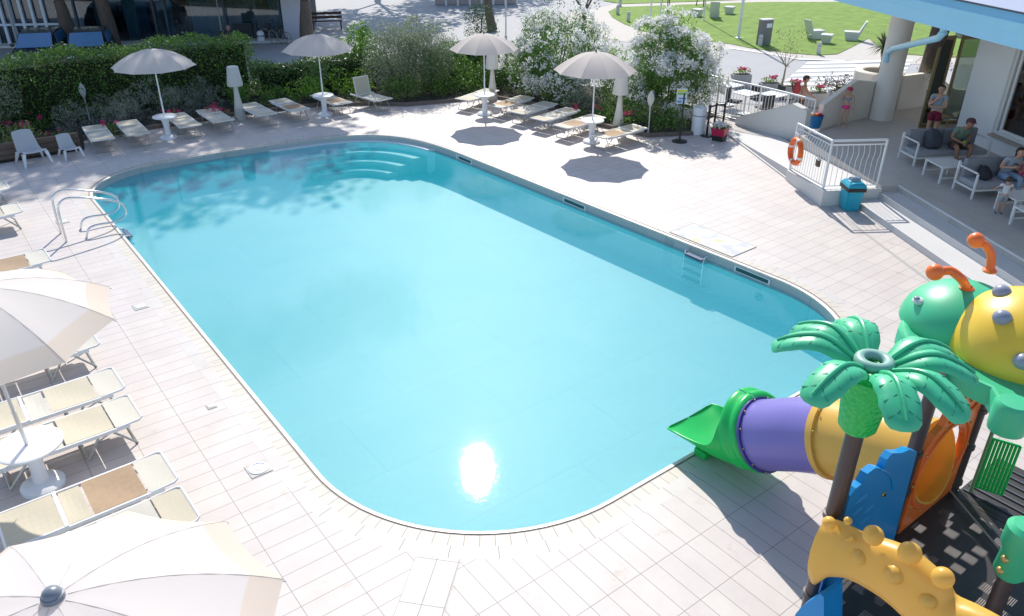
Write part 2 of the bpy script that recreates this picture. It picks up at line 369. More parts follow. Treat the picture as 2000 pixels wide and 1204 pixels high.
# water: tinted clear sheet with a Fresnel reflection
def water_mat():
    m,n,l,b=newmat('water'); n.remove(b)
    tc=n.new('ShaderNodeTexCoord')
    def noise(s,det,rough=.5,sc_=(1,1,1)):
        mp=n.new('ShaderNodeMapping'); mp.inputs['Scale'].default_value=sc_; l.new(tc.outputs['Object'],mp.inputs[0])
        t=n.new('ShaderNodeTexNoise'); t.inputs['Scale'].default_value=s; t.inputs['Detail'].default_value=det; t.inputs['Roughness'].default_value=rough; l.new(mp.outputs[0],t.inputs['Vector']); return t
    a=noise(13,4,.62); c=noise(1.6,2,.5); 
    ad=n.new('ShaderNodeMath'); ad.operation='MULTIPLY_ADD'; ad.inputs[1].default_value=1.0; l.new(c.outputs[0],ad.inputs[0]); l.new(a.outputs[0],ad.inputs[2])
    bp=n.new('ShaderNodeBump'); bp.inputs['Strength'].default_value=.17; bp.inputs['Distance'].default_value=.004; l.new(ad.outputs[0],bp.inputs['Height'])
    g=n.new('ShaderNodeBsdfGlossy'); g.inputs['Roughness'].default_value=.026; l.new(bp.outputs[0],g.inputs['Normal'])
    t=n.new('ShaderNodeBsdfTransparent'); t.inputs[0].default_value=(.84,.985,.995,1)
    df=n.new('ShaderNodeBsdfDiffuse'); df.inputs[0].default_value=(.0,.66,.80,1)   # light scattered back by the water body
    a2=noise(7,5,.7,(1,1.6,1)); b2=n.new('ShaderNodeBump'); b2.inputs['Strength'].default_value=.9; b2.inputs['Distance'].default_value=.05; l.new(a2.outputs[0],b2.inputs['Height']); l.new(b2.outputs[0],df.inputs['Normal'])
    m0=n.new('ShaderNodeMixShader'); m0.inputs[0].default_value=.34; l.new(t.outputs[0],m0.inputs[1]); l.new(df.outputs[0],m0.inputs[2])
    lw=n.new('ShaderNodeLayerWeight'); l.new(bp.outputs[0],lw.inputs['Normal'])
    pw=n.new('ShaderNodeMath'); pw.operation='POWER'; pw.inputs[1].default_value=4.2; l.new(lw.outputs['Facing'],pw.inputs[0])
    fr=n.new('ShaderNodeMath'); fr.operation='MULTIPLY_ADD'; fr.inputs[1].default_value=.36; fr.inputs[2].default_value=.04; fr.use_clamp=True; l.new(pw.outputs[0],fr.inputs[0])
    mx=n.new('ShaderNodeMixShader'); l.new(fr.outputs[0],mx.inputs[0]); l.new(m0.outputs[0],mx.inputs[1]); l.new(g.outputs[0],mx.inputs[2])
    l.new(mx.outputs[0],n['Material Output'].inputs[0]); return m
sheet([tuple(p[:2]) for p in off(.03)],[],-.20,water_mat(),'pool_water')
# ------------------------------------------------------------------ ground, bed, lawn, road
pav=mat('street_paving',(.42,.41,.41),.85,nz=(1.5,.10),bump=(30,.4,.004))
hole=[tuple(p[:2]) for p in off(.2)]
sheet([(-400,-200),(500,-200),(500,600),(-400,600)],[hole],-.03,pav,'ground')
soil=mat('bed_soil',(.045,.04,.028),.95,nz=(9,.5),bump=(25,1,.03))
bed=far[:]+[(22.45,17.4),(22.6,21.5),(20.5,25.5),(16.6,30.5),(9,31.5),(-12,34)]
sheet(bed,[],.06,soil,'flower_bed')
grassm=mat('lawn_grass',(.20,.32,.04),.9,nz=(1.6,.5),bump=(60,1,.03))
road_m=mat('road_asphalt',(.40,.395,.40),.85,nz=(.8,.09),bump=(50,.4,.004)); pathm=mat('pale_path',(.55,.50,.45),.85,nz=(3,.1)); wline=mat('road_marking_white',(.80,.80,.80),.6,nz=(10,.06))
G=lambda L,z=0:[tuple(at(x,y,z)[:2]) for x,y in L]
sheet(G([(1100,30),(1186,12),(1215,4),(1500,-8),(1760,-8),(1990,60),(1990,130),(1760,125),(1690,120),(1640,118),(1560,118),(1500,112),(1425,104),(1300,95),(1180,75)],-.02),[],-.02,pathm,'foot_path')
sheet(G([(1206,14),(1336,9),(1492,4),(1700,4),(1850,10),(1900,30),(1960,90),(1960,110),(1860,112),(1730,104),(1697,75),(1656,96),(1635,106),(1596,108),(1544,104),(1466,94),(1427,86),(1330,75),(1260,62),(1219,47),(1196,34),(1188,23)]),[],0,grassm,'lawn')
sheet(G([(1180,2),(1215,8),(1336,4),(1500,-2),(1700,-6),(1700,-30),(1180,-40)]),[],.004,grassm,'far_lawn')
sheet(G([(1250,100),(1430,97),(1500,108),(1560,120),(1650,123),(1800,132),(1990,140),(1990,205),(1640,215),(1250,190)],-.022),[],-.015,road_m,'road')
sheet(G([(1425,93),(1500,104),(1560,115),(1650,118),(1650,119.6),(1560,116.8),(1500,106),(1425,95)]),[],.0,wline,'road_edge_line')
pa=at(1575,123); pb=at(1500,185); k=8
for i in range(k):
    p=pa.lerp(pb,i/(k-1)); e=N*5.2; wv=(pb-pa).normalized()*.30
    sheet([tuple((p-wv)[:2]),tuple((p-wv+e)[:2]),tuple((p+wv+e)[:2]),tuple((p+wv)[:2])],[],-.008,wline,'crosswalk_stripe')
# ------------------------------------------------------------------ porch, steps, ramp
pm=tilemat('porch_tiles',.9,.9,(0,0),(.58,.54,.50),(.55,.51,.475),(.38,.36,.34),.006,rot=PANG,rough=.45)
stm=mat('step_concrete',(.60,.585,.575),.8,nz=(2,.06),bump=(60,.3,.003))
def prismW(st,z0,z1,bm=None):
    bm=bm or NB(); prism(bm,[W(s,t)[:2] for s,t in st],z0,z1); return bm
ZP=.45
struct('porch_step_low',prismW([(-9,.80),(17.45,.80),(17.45,1.45),(-9,1.45)],-.02,.15),stm)
struct('porch_step_high',prismW([(-9,1.45),(17.45,1.45),(17.45,1.95),(-9,1.95)],-.02,.30),stm)
struct('porch_floor',prismW([(-9,1.95),(17.45,1.95),(17.45,1.5),(22.0,1.5),(22.4,2.3),(24.2,5.5),(25.6,8),(25.6,12),(-9,12)],-.02,ZP),pm)
struct('porch_edge_strip',prismW([(-9,1.943),(17.45,1.943),(17.45,1.985),(-9,1.985)],ZP-.02,ZP+.006),white)
# ramp rising beside the railing, then level with the porch
bm=NB(); ra=mat('ramp_concrete',(.62,.60,.585),.8,nz=(2,.05),bump=(60,.3,.003))
pr=[(24.0,0.004),(19.4,.27),(17.5,.40)]
vt=[]; 
for s,z in pr: vt.append([bm.verts.new(W(s,.02,z)),bm.verts.new(W(s,1.5,z)),bm.verts.new(W(s,.02,-.02)),bm.verts.new(W(s,1.5,-.02))])
for a,b in zip(vt,vt[1:]):
    bm.faces.new((a[0],b[0],b[1],a[1])); bm.faces.new((a[0],a[2],b[2],b[0])); bm.faces.new((a[1],b[1],b[3],a[3]))
struct('ramp',bm,ra)
# parapet with sloping top, thing
A=Vector((21.95,16.3,0)); B=Vector((21.72,13.55,0)); u=(B-A).normalized(); q=Vector((-u.y,u.x,0))
par=thing('parapet_wall','white sloping parapet wall between the white fence and the ramp','wall',A)
bm=NB(); Ln=(B-A).length
out=[(0,0),(0,.20),(Ln*.78,1.12),(Ln*.80,1.12),(Ln,1.02),(Ln,0)]
slab(bm,[u*a+Vector((0,0,z)) for a,z in out],q*.22); obj('wall_body',bm,offw,par)
bm=NB(); cap=[(0,.20),(Ln*.79,1.12),(Ln,1.02)]
for (a,z),(b,z2) in zip(cap,cap[1:]):
    slab(bm,[u*a+Vector((0,0,z+.002))-q*.02,u*b+Vector((0,0,z2+.002))-q*.02,u*b+Vector((0,0,z2+.03))-q*.02,u*a+Vector((0,0,z+.03))-q*.02],q*.26)
obj('coping',bm,ltk,par)
# ------------------------------------------------------------------ railings
def railing(name,label,pts,zb,zt,cat='railing',wavy=False,sp=.115,double=True,postat=None):
    """pts = plan points; zb = floor height at each; zt = rail height at each"""
    t=thing(name,label,cat,(pts[0][0],pts[0][1],0)); o=Vector((pts[0][0],pts[0][1],0))
    P=[Vector((p[0],p[1],0))-o for p in pts]
    bm=NB(); tube(bm,[p+Vector((0,0,z)) for p,z in zip(P,zt)],.028,10); obj('handrail',bm,white,t,True)
    if double:
        bm=NB(); tube(bm,[p+Vector((0,0,z-.11)) for p,z in zip(P,zt)],.016,8); obj('upper_rail',bm,white,t,True)
    bm=NB(); tube(bm,[p+Vector((0,0,z+.09)) for p,z in zip(P,zb)],.014,8); obj('lower_rail',bm,white,t,True)
    bb=NB()
    for k in range(len(P)-1):
        a,b=P[k],P[k+1]; L=(b-a).length; m_=int(L/sp); dr=(b-a).normalized(); qq=Vector((dr.y,-dr.x,0))
        for i in range(1,m_):
            f=i/m_; p=a.lerp(b,f); z0=zb[k]+(zb[k+1]-zb[k])*f+.09; z1=zt[k]+(zt[k+1]-zt[k])*f-(.11 if double else .02)
            if wavy:
                tube(bb,[p+Vector((0,0,z0)),p+Vector((0,0,z0+(z1-z0)*.62)),p+qq*.05+Vector((0,0,z0+(z1-z0)*.74)),p+qq*.055+Vector((0,0,z0+(z1-z0)*.84)),p+Vector((0,0,z1))],.008,6)
            else: tube(bb,[p+Vector((0,0,z0)),p+Vector((0,0,z1))],.0085,6)
    obj('balusters',bb,white,t,True)
    for k in (postat or range(len(P))):
        bm=NB(); box(bm,(P[k].x,P[k].y,(zb[k]+zt[k])/2),(.05,.05,zt[k]-zb[k]),None,.004); obj('post',bm,white,t)
    return t
# fence along the terrace
fp=[(22.9,20.8),(22.45,19.0),(22.2,17.35),(22.27,15.7),(22.2,14.6),(22.1,13.55)]
railing('terrace_fence','long white metal fence with thin vertical bars beside the oleander','fence'and fp,[0]*6,[1.32]*6,'fence',False,.12,False)
wr=[W(19.45,.02),W(17.6,.02),W(17.53,1.42)]
railing('ramp_railing','white railing with wavy bars on the low wall around the ramp corner',[tuple(p[:2]) for p in wr],[.25,.37,.37],[1.55,1.62,1.62],'railing',True,.13)
bw=thing('low_wall','low white corner wall carrying the wavy railing at the foot of the steps','wall',W(19.45,.02))
o=W(19.45,.02); bm=NB()
a=W(19.45,-.07)-o;b=W(17.5,-.07)-o;c=W(17.5,.09)-o;d=W(19.45,.09)-o
vs=[bm.verts.new((p.x,p.y,z)) for p,z in((a,0),(b,0),(c,0),(d,0),(a,.28),(b,.40),(c,.40),(d,.28))]
for q_ in((0,1,2,3),(4,7,6,5),(0,4,5,1),(1,5,6,2),(2,6,7,3),(3,7,4,0)): bm.faces.new([vs[i] for i in q_])
prism(bm,[(W(s,t)-o)[:2] for s,t in((17.41,-.07),(17.497,-.07),(17.497,1.5),(17.41,1.5))],0,.40)
obj('wall_body',bm,offw,bw)
# ------------------------------------------------------------------ column, curved planter wall
t=thing('porch_column','thick round pale column holding the blue porch roof','column',W(23.57,5.0,ZP))
bm=NB(); lathe(bm,[(.35,0),(.35,3.85)],36); obj('shaft',bm,mat('column_render',(.78,.74,.69),.8,nz=(3,.05),bump=(50,.4,.004)),t,True)
colp=W(23.57,5.0)
def hz(xy,py):
    lo,hi=0.0,10.0
    for _ in range(40):
        m_=(lo+hi)/2; v=Vector((xy[0],xy[1],m_-H)); y=602-F*v.dot(_u)/v.dot(_f)
        if y>py: lo=m_
        else: hi=m_
    return lo
pc=W(25.3,5.7); t=thing('planter_wall','curved beige planter wall with a round open planter behind the column','planter',pc)
bg=mat('beige_render',(.78,.72,.65),.85,nz=(2,.05),bump=(50,.3,.004))
bm=NB(); lathe(bm,[(.80,0),(.80,1.60),(.76,1.63),(.56,1.63),(.52,1.60),(.52,1.40),(.0,1.40)],40,cap=False); obj('round_planter',bm,bg,t,True)
bm=NB()
def curvewall(path,th=.18):
    L=[]
    for (s,tt,z) in path: L.append(((s if tt is None else W(s,tt))-pc,z))
    rs=[]
    for i,(p,z) in enumerate(L):
        a=L[max(0,i-1)][0]; b=L[min(len(L)-1,i+1)][0]; dr=(b-a).normalized(); qq=Vector((dr.y,-dr.x,0))*th/2
        rs.append([p+qq,p+qq+Vector((0,0,z)),p-qq+Vector((0,0,z)),p-qq])
    rings(bm,rs,True)
wp=[at(1597,248,ZP),at(1625,242,ZP),at(1655,236,ZP),at(1690,229,ZP)]; wz=[hz(wp[0],204),hz(wp[1],180),hz(wp[2],156),1.6]
for q_ in wp: q_.z=0
curvewall([(p_,None,z_) for p_,z_ in zip(wp,wz)]+[(24.55,5.15,1.6)])
curvewall([(24.6,6.1,1.58),(24.9,7.0,1.58),(25.1,7.6,1.5),(25.0,8.4,1.0),(24.7,9.6,.9)])
obj('side_wall',bm,bg,t)
bm=NB(); lathe(bm,[(.5,1.401),(.3,1.44),(0,1.45)],20,cap=False); obj('soil',bm,soil,t)
# ------------------------------------------------------------------ the hotel wing with the blue roof
fas=mat('sky_blue_fascia',(.36,.70,.88),.4,nz=(1.2,.05)); fasd=mat('sky_blue_fascia_deep',(.20,.50,.74),.4,nz=(1.2,.05)); roofm=mat('roof_sheet',(.33,.36,.47),.5,nz=(2,.06))
wallm=mat('hotel_wall',(.86,.87,.88),.85,nz=(2,.04),bump=(45,.6,.006))
hot=thing('hotel_building','white hotel wall under a wide sky blue roof edge over the porch','building',W(10,6.2,ZP))
ho=W(10,6.2,ZP)
def hb(bm,st,z0,z1): prism(bm,[(W(s,t)-ho)[:2] for s,t in st],z0-ZP,z1-ZP)
bm=NB(); ws=20.02
# wall with window opening
hb(bm,[(ws,6.2),(21.5,6.2),(21.5,6.5),(ws,6.5)],ZP,4.2); hb(bm,[(21.2,6.503),(21.5,6.503),(21.5,12),(21.2,12)],ZP,4.2)
hb(bm,[(-8,6.2),(ws-.002,6.2),(ws-.002,6.5),(-8,6.5)],ZP,.90); hb(bm,[(-8,6.2),(ws-.002,6.2),(ws-.002,6.5),(-8,6.5)],3.42,4.2)
hb(bm,[(-8,6.2),(14.0,6.2),(14.0,6.5),(-8,6.5)],.903,3.417)
obj('wall',bm,wallm,hot)
RZ=4.27
rp=[(-8,1.95),(26.4,1.95),(27.7,5.3),(27.7,13),(-8,13)]
def inset(p,d): # along n only for the front, simple stepped fascia
    return [(s,t+(d if t<5 else 0)) for s,t in p]
bm=NB(); hb(bm,inset(rp,.30),RZ-.04,RZ); obj('soffit',bm,offw,hot)
def fascia(name,prof,m):
    bm=NB(); path=[(-8,1.95),(26.4,1.95),(27.7,5.3),(27.7,13)]
    L=[W(s,t,ZP)-ho for s,t in path]; rs=[]
    for i,p in enumerate(L):
        a=(L[i]-L[i-1]).normalized() if i>0 else None; b=(L[i+1]-L[i]).normalized() if i<len(L)-1 else None
        na=Vector((a.y,-a.x,0)) if a else None; nb=Vector((b.y,-b.x,0)) if b else None
        if na is None: m_=nb
        elif nb is None: m_=na
        else: m_=(na+nb); m_=m_/ (m_.length**2/2)
        rs.append([p+m_*d+Vector((0,0,z-ZP)) for d,z in prof])
    rings(bm,rs,True); return obj(name,bm,m,hot)
sgn=-1
g1=fascia('lower_fascia',[(0.02*sgn,RZ-.02),(0.0,RZ+.26),(.3*1,RZ+.26),(.3,RZ-.02)],fas)
g2=fascia('gutter',[(-.015,RZ+.263),(-.03,RZ+.44),(-.005,RZ+.47),(.3,RZ+.47),(.3,RZ+.263)],fas)
g3=fascia('upper_fascia',[(-.02,RZ+.473),(-.02,RZ+.62),(.3,RZ+.62),(.3,RZ+.473)],fasd)
g4=fascia('drip_edge',[(-.06,RZ+.623),(-.06,RZ+.655),(.3,RZ+.655),(.3,RZ+.623)],mat('dark_flashing',(.07,.08,.11),.5))
bm=NB(); 
zt=RZ+.66-ZP
vs=[bm.verts.new((W(s,t,ZP)-ho)+Vector((0,0,z))) for s,t,z in((-8,1.9,zt),(26.4,1.9,zt),(27.7,5.3,zt+.25),(27.7,13,zt+.9),(-8,13,zt+.9))]
bm.faces.new(vs); ex=bmesh.ops.extrude_face_region(bm,geom=bm.faces[:]); 
for v in ex['geom']:
    if isinstance(v,bmesh.types.BMVert): v.co.z-=.03
obj('roof',bm,roofm,hot)
# window: frame, sash and dark glass, sill
t=thing('hotel_window','large white framed sliding window in the wall behind the sofas','window',W(17.0,6.2,.9)); wo=W(17.0,6.2,.9)
def wbx(bm,s0,s1,t0,t1,z0,z1): prism(bm,[(W(s,t)-wo)[:2] for s,t in((s0,t0),(s1,t0),(s1,t1),(s0,t1))],z0-.9,z1-.9)
bm=NB(); wbx(bm,14.0,ws,6.10,6.5,.87,.93); obj('sill',bm,mat('stone_sill',(.45,.41,.37),.7),t)
bm=NB()
for a in((ws-.09,ws-.01),(14.0,14.08),(17.0,17.07)): wbx(bm,a[0],a[1],6.26,6.36,.935,3.41)
wbx(bm,14.081,ws-.091,6.265,6.355,.935,1.02); wbx(bm,14.081,ws-.091,6.265,6.355,3.33,3.41); obj('frame',bm,white,t)
bm=NB(); wbx(bm,19.78,19.86,6.29,6.38,1.022,3.328); wbx(bm,17.08,17.15,6.29,6.38,1.022,3.328); wbx(bm,17.151,19.779,6.295,6.375,1.022,1.10); wbx(bm,17.151,19.779,6.295,6.375,3.26,3.328); obj('sash',bm,plast,t)
bm=NB(); wbx(bm,14.05,19.9,6.33,6.34,1.0,3.35); obj('pane',bm,glassmat('window_glass',(.25,.28,.28),.10),t)
bm=NB(); wbx(bm,13.9,ws+.1,7.6,7.65,.5,3.4); obj('room_back',bm,mat('dark_room',(.05,.055,.05),.9,nz=(2,.7)),t)
# downpipe
dp=thing('downpipe','sky blue drainpipe bending from the roof edge to the column','drainpipe',W(21.4,3.4,3.6)); do=W(21.4,3.4,3.6)
a=W(21.9,3.05,4.23)-do
P0=onx(1845,52,at(1845,52,4.0).x)
ce=colp-N*.34-D*.14; z1=hz(ce,100); z2=hz(ce,122); a0=at(1846,48,4.26)
pp=[a0,a0-Vector((0,0,.20)),a0.lerp(Vector((ce.x,ce.y,z1)),.05)-Vector((0,0,.27)),Vector((ce.x,ce.y,z1)).lerp(a0,.10),Vector((ce.x,ce.y,z1-.05)),Vector((ce.x,ce.y,z2))]
bm=NB(); tube(bm,[p-do for p in pp],.085,12); obj('pipe',bm,fas,dp,True)
for p in(pp[1],pp[4]):
    bm=NB(); ball(bm,p-do,.105,(1,1,.6),12,8); obj('collar',bm,fas,dp,True)
# glass doors in a bronze frame
gd=thing('glass_door','folding glass door in a bronze metal frame beside the white wall','door',W(22.4,5.6,ZP)); go=W(22.4,5.6,ZP)
brz=mat('bronze_frame',(.33,.26,.15),.35,.6,nz=(5,.1)); gl=glassmat('door_glass',(.55,.62,.58),.10)
def leaf(a,b,zh,hd=.08):
    bm=NB(); pa=W(*a,ZP)-go; pb=W(*b,ZP)-go; L=(pb-pa).length; ang=math.atan2((pb-pa).y,(pb-pa).x); Mx=Matrix.Translation(pa)@Matrix.Rotation(ang,4,'Z')
    box(bm,(.04,0,zh/2),(.08,.06,zh),Mx); box(bm,(L-.04,0,zh/2),(.08,.06,zh),Mx); box(bm,(L/2,0,.06),(L-.162,.05,.12),Mx); box(bm,(L/2,0,zh-.06),(L-.162,.05,.12),Mx)
    o=obj('door_leaf',bm,brz,gd); b2=NB(); box(b2,(L/2,0,zh/2),(L-.17,.01,zh-.25),Mx); g=obj('pane',b2,gl,o)
leaf((22.4,5.6),(22.5,6.15),2.75); leaf((22.7,6.5),(22.75,7.5),2.7); leaf((22.75,7.52),(21.7,8.4),2.7)
bm=NB(); prism(bm,[(W(s,t)-go)[:2] for s,t in((22.6,6.4),(22.9,6.4),(22.9,7.6),(22.6,7.6))],2.72,3.1); obj('header',bm,brz,gd)
# ------------------------------------------------------------------ parasols
cloth=mat('parasol_cream_cloth',(.88,.80,.74),.85,nz=(3,.04),bump=(90,.15,.002)); clothb=mat('parasol_beige_border',(.88,.75,.62),.85,nz=(3,.05))
cloth2=mat('parasol_white_cloth',(.92,.88,.85),.85,nz=(3,.03),bump=(8,.15,.01))
capm=mat('dark_cap',(.20,.22,.26),.3,nz=(4,.2))
def add_trans(m,col,f=.3):
    n=m.node_tree.nodes; l=m.node_tree.links; b=n['Principled BSDF']; t=n.new('ShaderNodeBsdfTranslucent'); t.inputs[0].default_value=(*col,1)
    mx=n.new('ShaderNodeMixShader'); mx.inputs[0].default_value=f; l.new(b.outputs[0],mx.inputs[1]); l.new(t.outputs[0],mx.inputs[2]); l.new(mx.outputs[0],n['Material Output'].inputs[0])
for m_ in(cloth,clothb,cloth2): add_trans(m_,(.90,.80,.73),.52)
def canopy(bm,R,zt,za,nr,rot,k0=0.0,k1=1.0,sag=.014,lift=0):
    """gored dome: ribs at nr angles, cloth sagging between them"""
    rad=7; sub=6; V=[]
    ks=[k0+(k1-k0)*i/rad for i in range(rad+1)]
    for k in ks:
        row=[]
        for j in range(nr*sub):
            a=rot+2*PI*j/(nr*sub); fr=(j%sub)/sub
            # chord between ribs
            cf=math.cos(PI/nr)/math.cos((fr-.5)*2*PI/nr)
            bow=math.sin(fr*PI)
            r=R*k*(cf*(1-.03*bow*k))
            z=zt-(zt-za)*(.14*k+.86*k**2.1)-sag*bow*k*(1-.3*k)+lift
            row.append((r*math.cos(a),r*math.sin(a),z))
        V.append(row)
    if k0==0: 
        V=V[1:]; vs=[[bm.verts.new(p) for p in r] for r in V]; c=bm.verts.new((0,0,zt+lift)); n_=nr*sub
        for i in range(n_): bm.faces.new((c,vs[0][i],vs[0][(i+1)%n_]))
    else: vs=[[bm.verts.new(p) for p in r] for r in V]; n_=nr*sub
    for a,b in zip(vs,vs[1:]):
        for i in range(n_): j=(i+1)%n_; bm.faces.new((a[i],b[i],b[j],a[j]))
def parasol(label,loc,R,zt,za,rot,border,table=True,group=None,tilt=(0,0),white_=False,rt=.36):
    t=thing('parasol',label,'parasol',loc,0,group)
    cm=cloth2 if white_ else cloth
    if table:
        bm=NB(); lathe(bm,[(.27,0),(.27,.05),(.22,.085),(.10,.11),(.085,.3),(.10,.5),(.15,.64),(.06,.66)],28); obj('base',bm,plast,t,True)
        bm=NB(); lathe(bm,[(rt-.03,.66),(rt,.675),(rt,.70),(rt-.03,.715),(.03,.712)],32); obj('table_top',bm,plast,t,True)
    lean=Matrix.Rotation(tilt[0],4,'X')@Matrix.Rotation(tilt[1],4,'Y')
    bm=NB(); tube(bm,[(0,0,.10),(0,0,1.25)],.026,12); tube(bm,[(0,0,1.2),(0,0,zt-.02)],.021,12); 
    bmesh.ops.transform(bm,matrix=lean,verts=bm.verts[:]); obj('pole',bm,white if not border else alu,t,True)
    bm=NB()
    if border: canopy(bm,R,zt,za,10,rot,0,.84)
    else: canopy(bm,R,zt,za,10,rot)
    bmesh.ops.transform(bm,matrix=lean,verts=bm.verts[:]); cn=obj('canopy',bm,cm,t,True,auto=12)
    if border:
        bm=NB(); canopy(bm,R,zt,za,10,rot,.84,1.0); bmesh.ops.transform(bm,matrix=lean,verts=bm.verts[:]); obj('border_band',bm,clothb,cn,True,auto=12)
    bm=NB()
    for j in range(10):
        a=rot+2*PI*j/10; pts=[]
        for k in(.04,.3,.55,.8,1.01): pts.append((R*k*math.cos(a),R*k*math.sin(a),zt-(zt-za)*(.14*k+.86*k**2.1)-.018))
        tube(bm,pts,.006,5)
        ps=(R*.5*math.cos(a),R*.5*math.sin(a),zt-(zt-za)*.29-.02); tube(bm,[(0.02*math.cos(a),.02*math.sin(a),zt-.62),ps],.005,5)
    bmesh.ops.transform(bm,matrix=lean,verts=bm.verts[:]); obj('ribs',bm,alu,t,True)
    if border:
        bm=NB()
        for j in range(10):
            a=rot+2*PI*j/10; tube(bm,[(R*k*math.cos(a),R*k*math.sin(a),zt-(zt-za)*(.14*k+.86*k**2.1)+.002) for k in(.06,.2,.35,.5,.65,.8,.9,1.0)],.0022,5)
        bmesh.ops.transform(bm,matrix=lean,verts=bm.verts[:]); obj('seam',bm,mat('seam_thread',(.66,.60,.54),.8),cn,True)
    bm=NB()
    if border:
        lathe(bm,[(.075,zt+.0),(.07,zt+.03),(.062,zt+.034),(.055,zt+.06),(.035,zt+.08),(.0,zt+.085)],20,cap=False)
    else: lathe(bm,[(.03,zt),(.035,zt+.03),(.018,zt+.055),(.02,zt+.075),(0,zt+.085)],14,cap=False)
    bmesh.ops.transform(bm,matrix=lean,verts=bm.verts[:]); obj('cap',bm,capm,t,True)
    return t
gU='cream parasols by the hedge'
parasol('cream parasol with a white table base between the left loungers, dappled by tree shade',at(330,270),1.22,2.72,2.22,.2,False,group=gU)
parasol('cream parasol in tree shade between the tan sun loungers, before the low hedge',at(635,225),1.20,2.70,2.2,.35,False,group=gU)
parasol('cream parasol left of the white oleander, in front of a white floor lamp',at(947,224)+Vector((0,0,0)),1.18,2.72,2.22,.1,False,group=gU)
parasol('cream parasol in full sun in front of the white oleander bushes',at(1155,278),1.26,2.74,2.2,.5,False,group=gU)
parasol('white parasol with beige border standing at a round table on the left edge',(-.06,10.22,0),1.5,3.02,2.44,R_(8),True,group='white parasols with beige border',tilt=(R_(1),R_(-1.5)),white_=True,rt=.40)
parasol('white parasol with beige border seen from above in the bottom left corner',(-.19,4.66,0),1.42,3.0,2.45,R_(-9.5),True,table=True,group='white parasols with beige border',white_=True)
# ------------------------------------------------------------------ sun loungers (head to -x, visor end to +x)
sl_c=mat('cream_sling',(.57,.51,.385),.85,nz=(30,.08),bump=(220,.25,.001)); sl_t=mat('tan_sling',(.40,.28,.175),.85,nz=(14,.14),bump=(220,.25,.001)); sl_w=mat('pale_sling',(.60,.565,.48),.85,nz=(20,.06),bump=(220,.25,.001))
frm=mat('white_lounger_frame',(.78,.78,.77),.35,nz=(6,.05)); leg_m=mat('grey_lounger_legs',(.50,.51,.49),.4,.5,nz=(6,.08))
def sling(x0,x1,y,z,sag=.03,n=8,zx=0):
    bm=NB(); G=[]
    for i in range(n+1):
        f=i/n; row=[]
        for j in range(7):
            g=j/6; row.append(bm.verts.new((x0+(x1-x0)*f,-y+2*y*g,z+zx*f-sag*.8*math.sin(PI*f)*math.sin(PI*g))))
        G.append(row)
    for i in range(n):
        for j in range(6): bm.faces.new((G[i][j],G[i+1][j],G[i+1][j+1],G[i][j+1]))
    B2=[[bm.verts.new(v.co-Vector((0,0,.007))) for v in r] for r in G]
    for i in range(n):
        for j in range(6): bm.faces.new((B2[i][j],B2[i][j+1],B2[i+1][j+1],B2[i+1][j]))
        bm.faces.new((G[i][0],B2[i][0],B2[i+1][0],G[i+1][0])); bm.faces.new((G[i][6],G[i+1][6],B2[i+1][6],B2[i][6]))
    for j in range(6): bm.faces.new((G[0][j],G[0][j+1],B2[0][j+1],B2[0][j])); bm.faces.new((G[n][j],B2[n][j],B2[n][j+1],G[n][j+1]))
    return bm
def lounger(label,loc,rz,seat=sl_c,head=sl_c,group=None,back=0,wd=.66,L=1.92,simple=False):
    t=thing('sun_lounger',label,'sun lounger',loc,rz,group); z=.37; h=L/2; y=wd/2
    bm=NB()
    for s in(-1,1): box(bm,((-.0),s*(y-.015),z),(L-.36 if not back else L-.36,.03,.055),None,.006)
    obj('side_rails',bm,frm,t)
    bm=NB()
    for a,b in((h-.34,h),):
        tube(bm,[(a,-y+.015,z+.02),(b-.05,-y+.015,z+.035),(b,-y+.06,z+.04),(b,y-.06,z+.04),(b-.05,y-.015,z+.035),(a,y-.015,z+.02)],.016,6)
    v=obj('visor_frame',bm,frm,t,True); obj('visor_cloth',sling(h-.36,h-.02,y-.03,z+.035,.012),sl_w if seat is not sl_w else sl_c,v)
    obj('seat_sling',sling(h-.99,h-.38,y-.035,z+.03,.04),seat,t)
    obj('middle_sling',sling(h-1.26,h-1.02,y-.05,z+.018,.02,4),sl_c if seat is not sl_c else sl_w,t)
    bm=NB(); box(bm,(h-1.30,0,z+.03),(.045,wd-.02,.03),None,.005); obj('hinge_bar',bm,frm,t)
    # backrest panel
    bb=sling(-.60,0,y-.035,0.0,.035); fr_=NB()
    for s in(-1,1): box(fr_,(-.30,s*(y-.022),-.012),(.60,.026,.035),None,.004)
    box(fr_,(-.60,0,-.012),(.028,wd-.02,.035),None,.004)
    Mx=Matrix.Translation((h-1.33,0,z+.035))@Matrix.Rotation(back,4,'Y')
    for q in(bb,fr_): bmesh.ops.transform(q,matrix=Mx,verts=q.verts[:])
    k=obj('backrest_frame',fr_,frm,t); obj('backrest_sling',bb,head,k)
    for x0,x1 in((h-.42,h-.14),(h-.58,h-.78),(-h+.58,-h+.30)):
        bm=NB(); tube(bm,[(x0,-y+.05,z-.02),(x1,-y+.06,.018),(x1,y-.06,.018),(x0,y-.05,z-.02)],.014 if wd<.7 else .018,6); obj('leg',bm,leg_m,t,True)
    return t
gL='sun loungers beside the hedge'
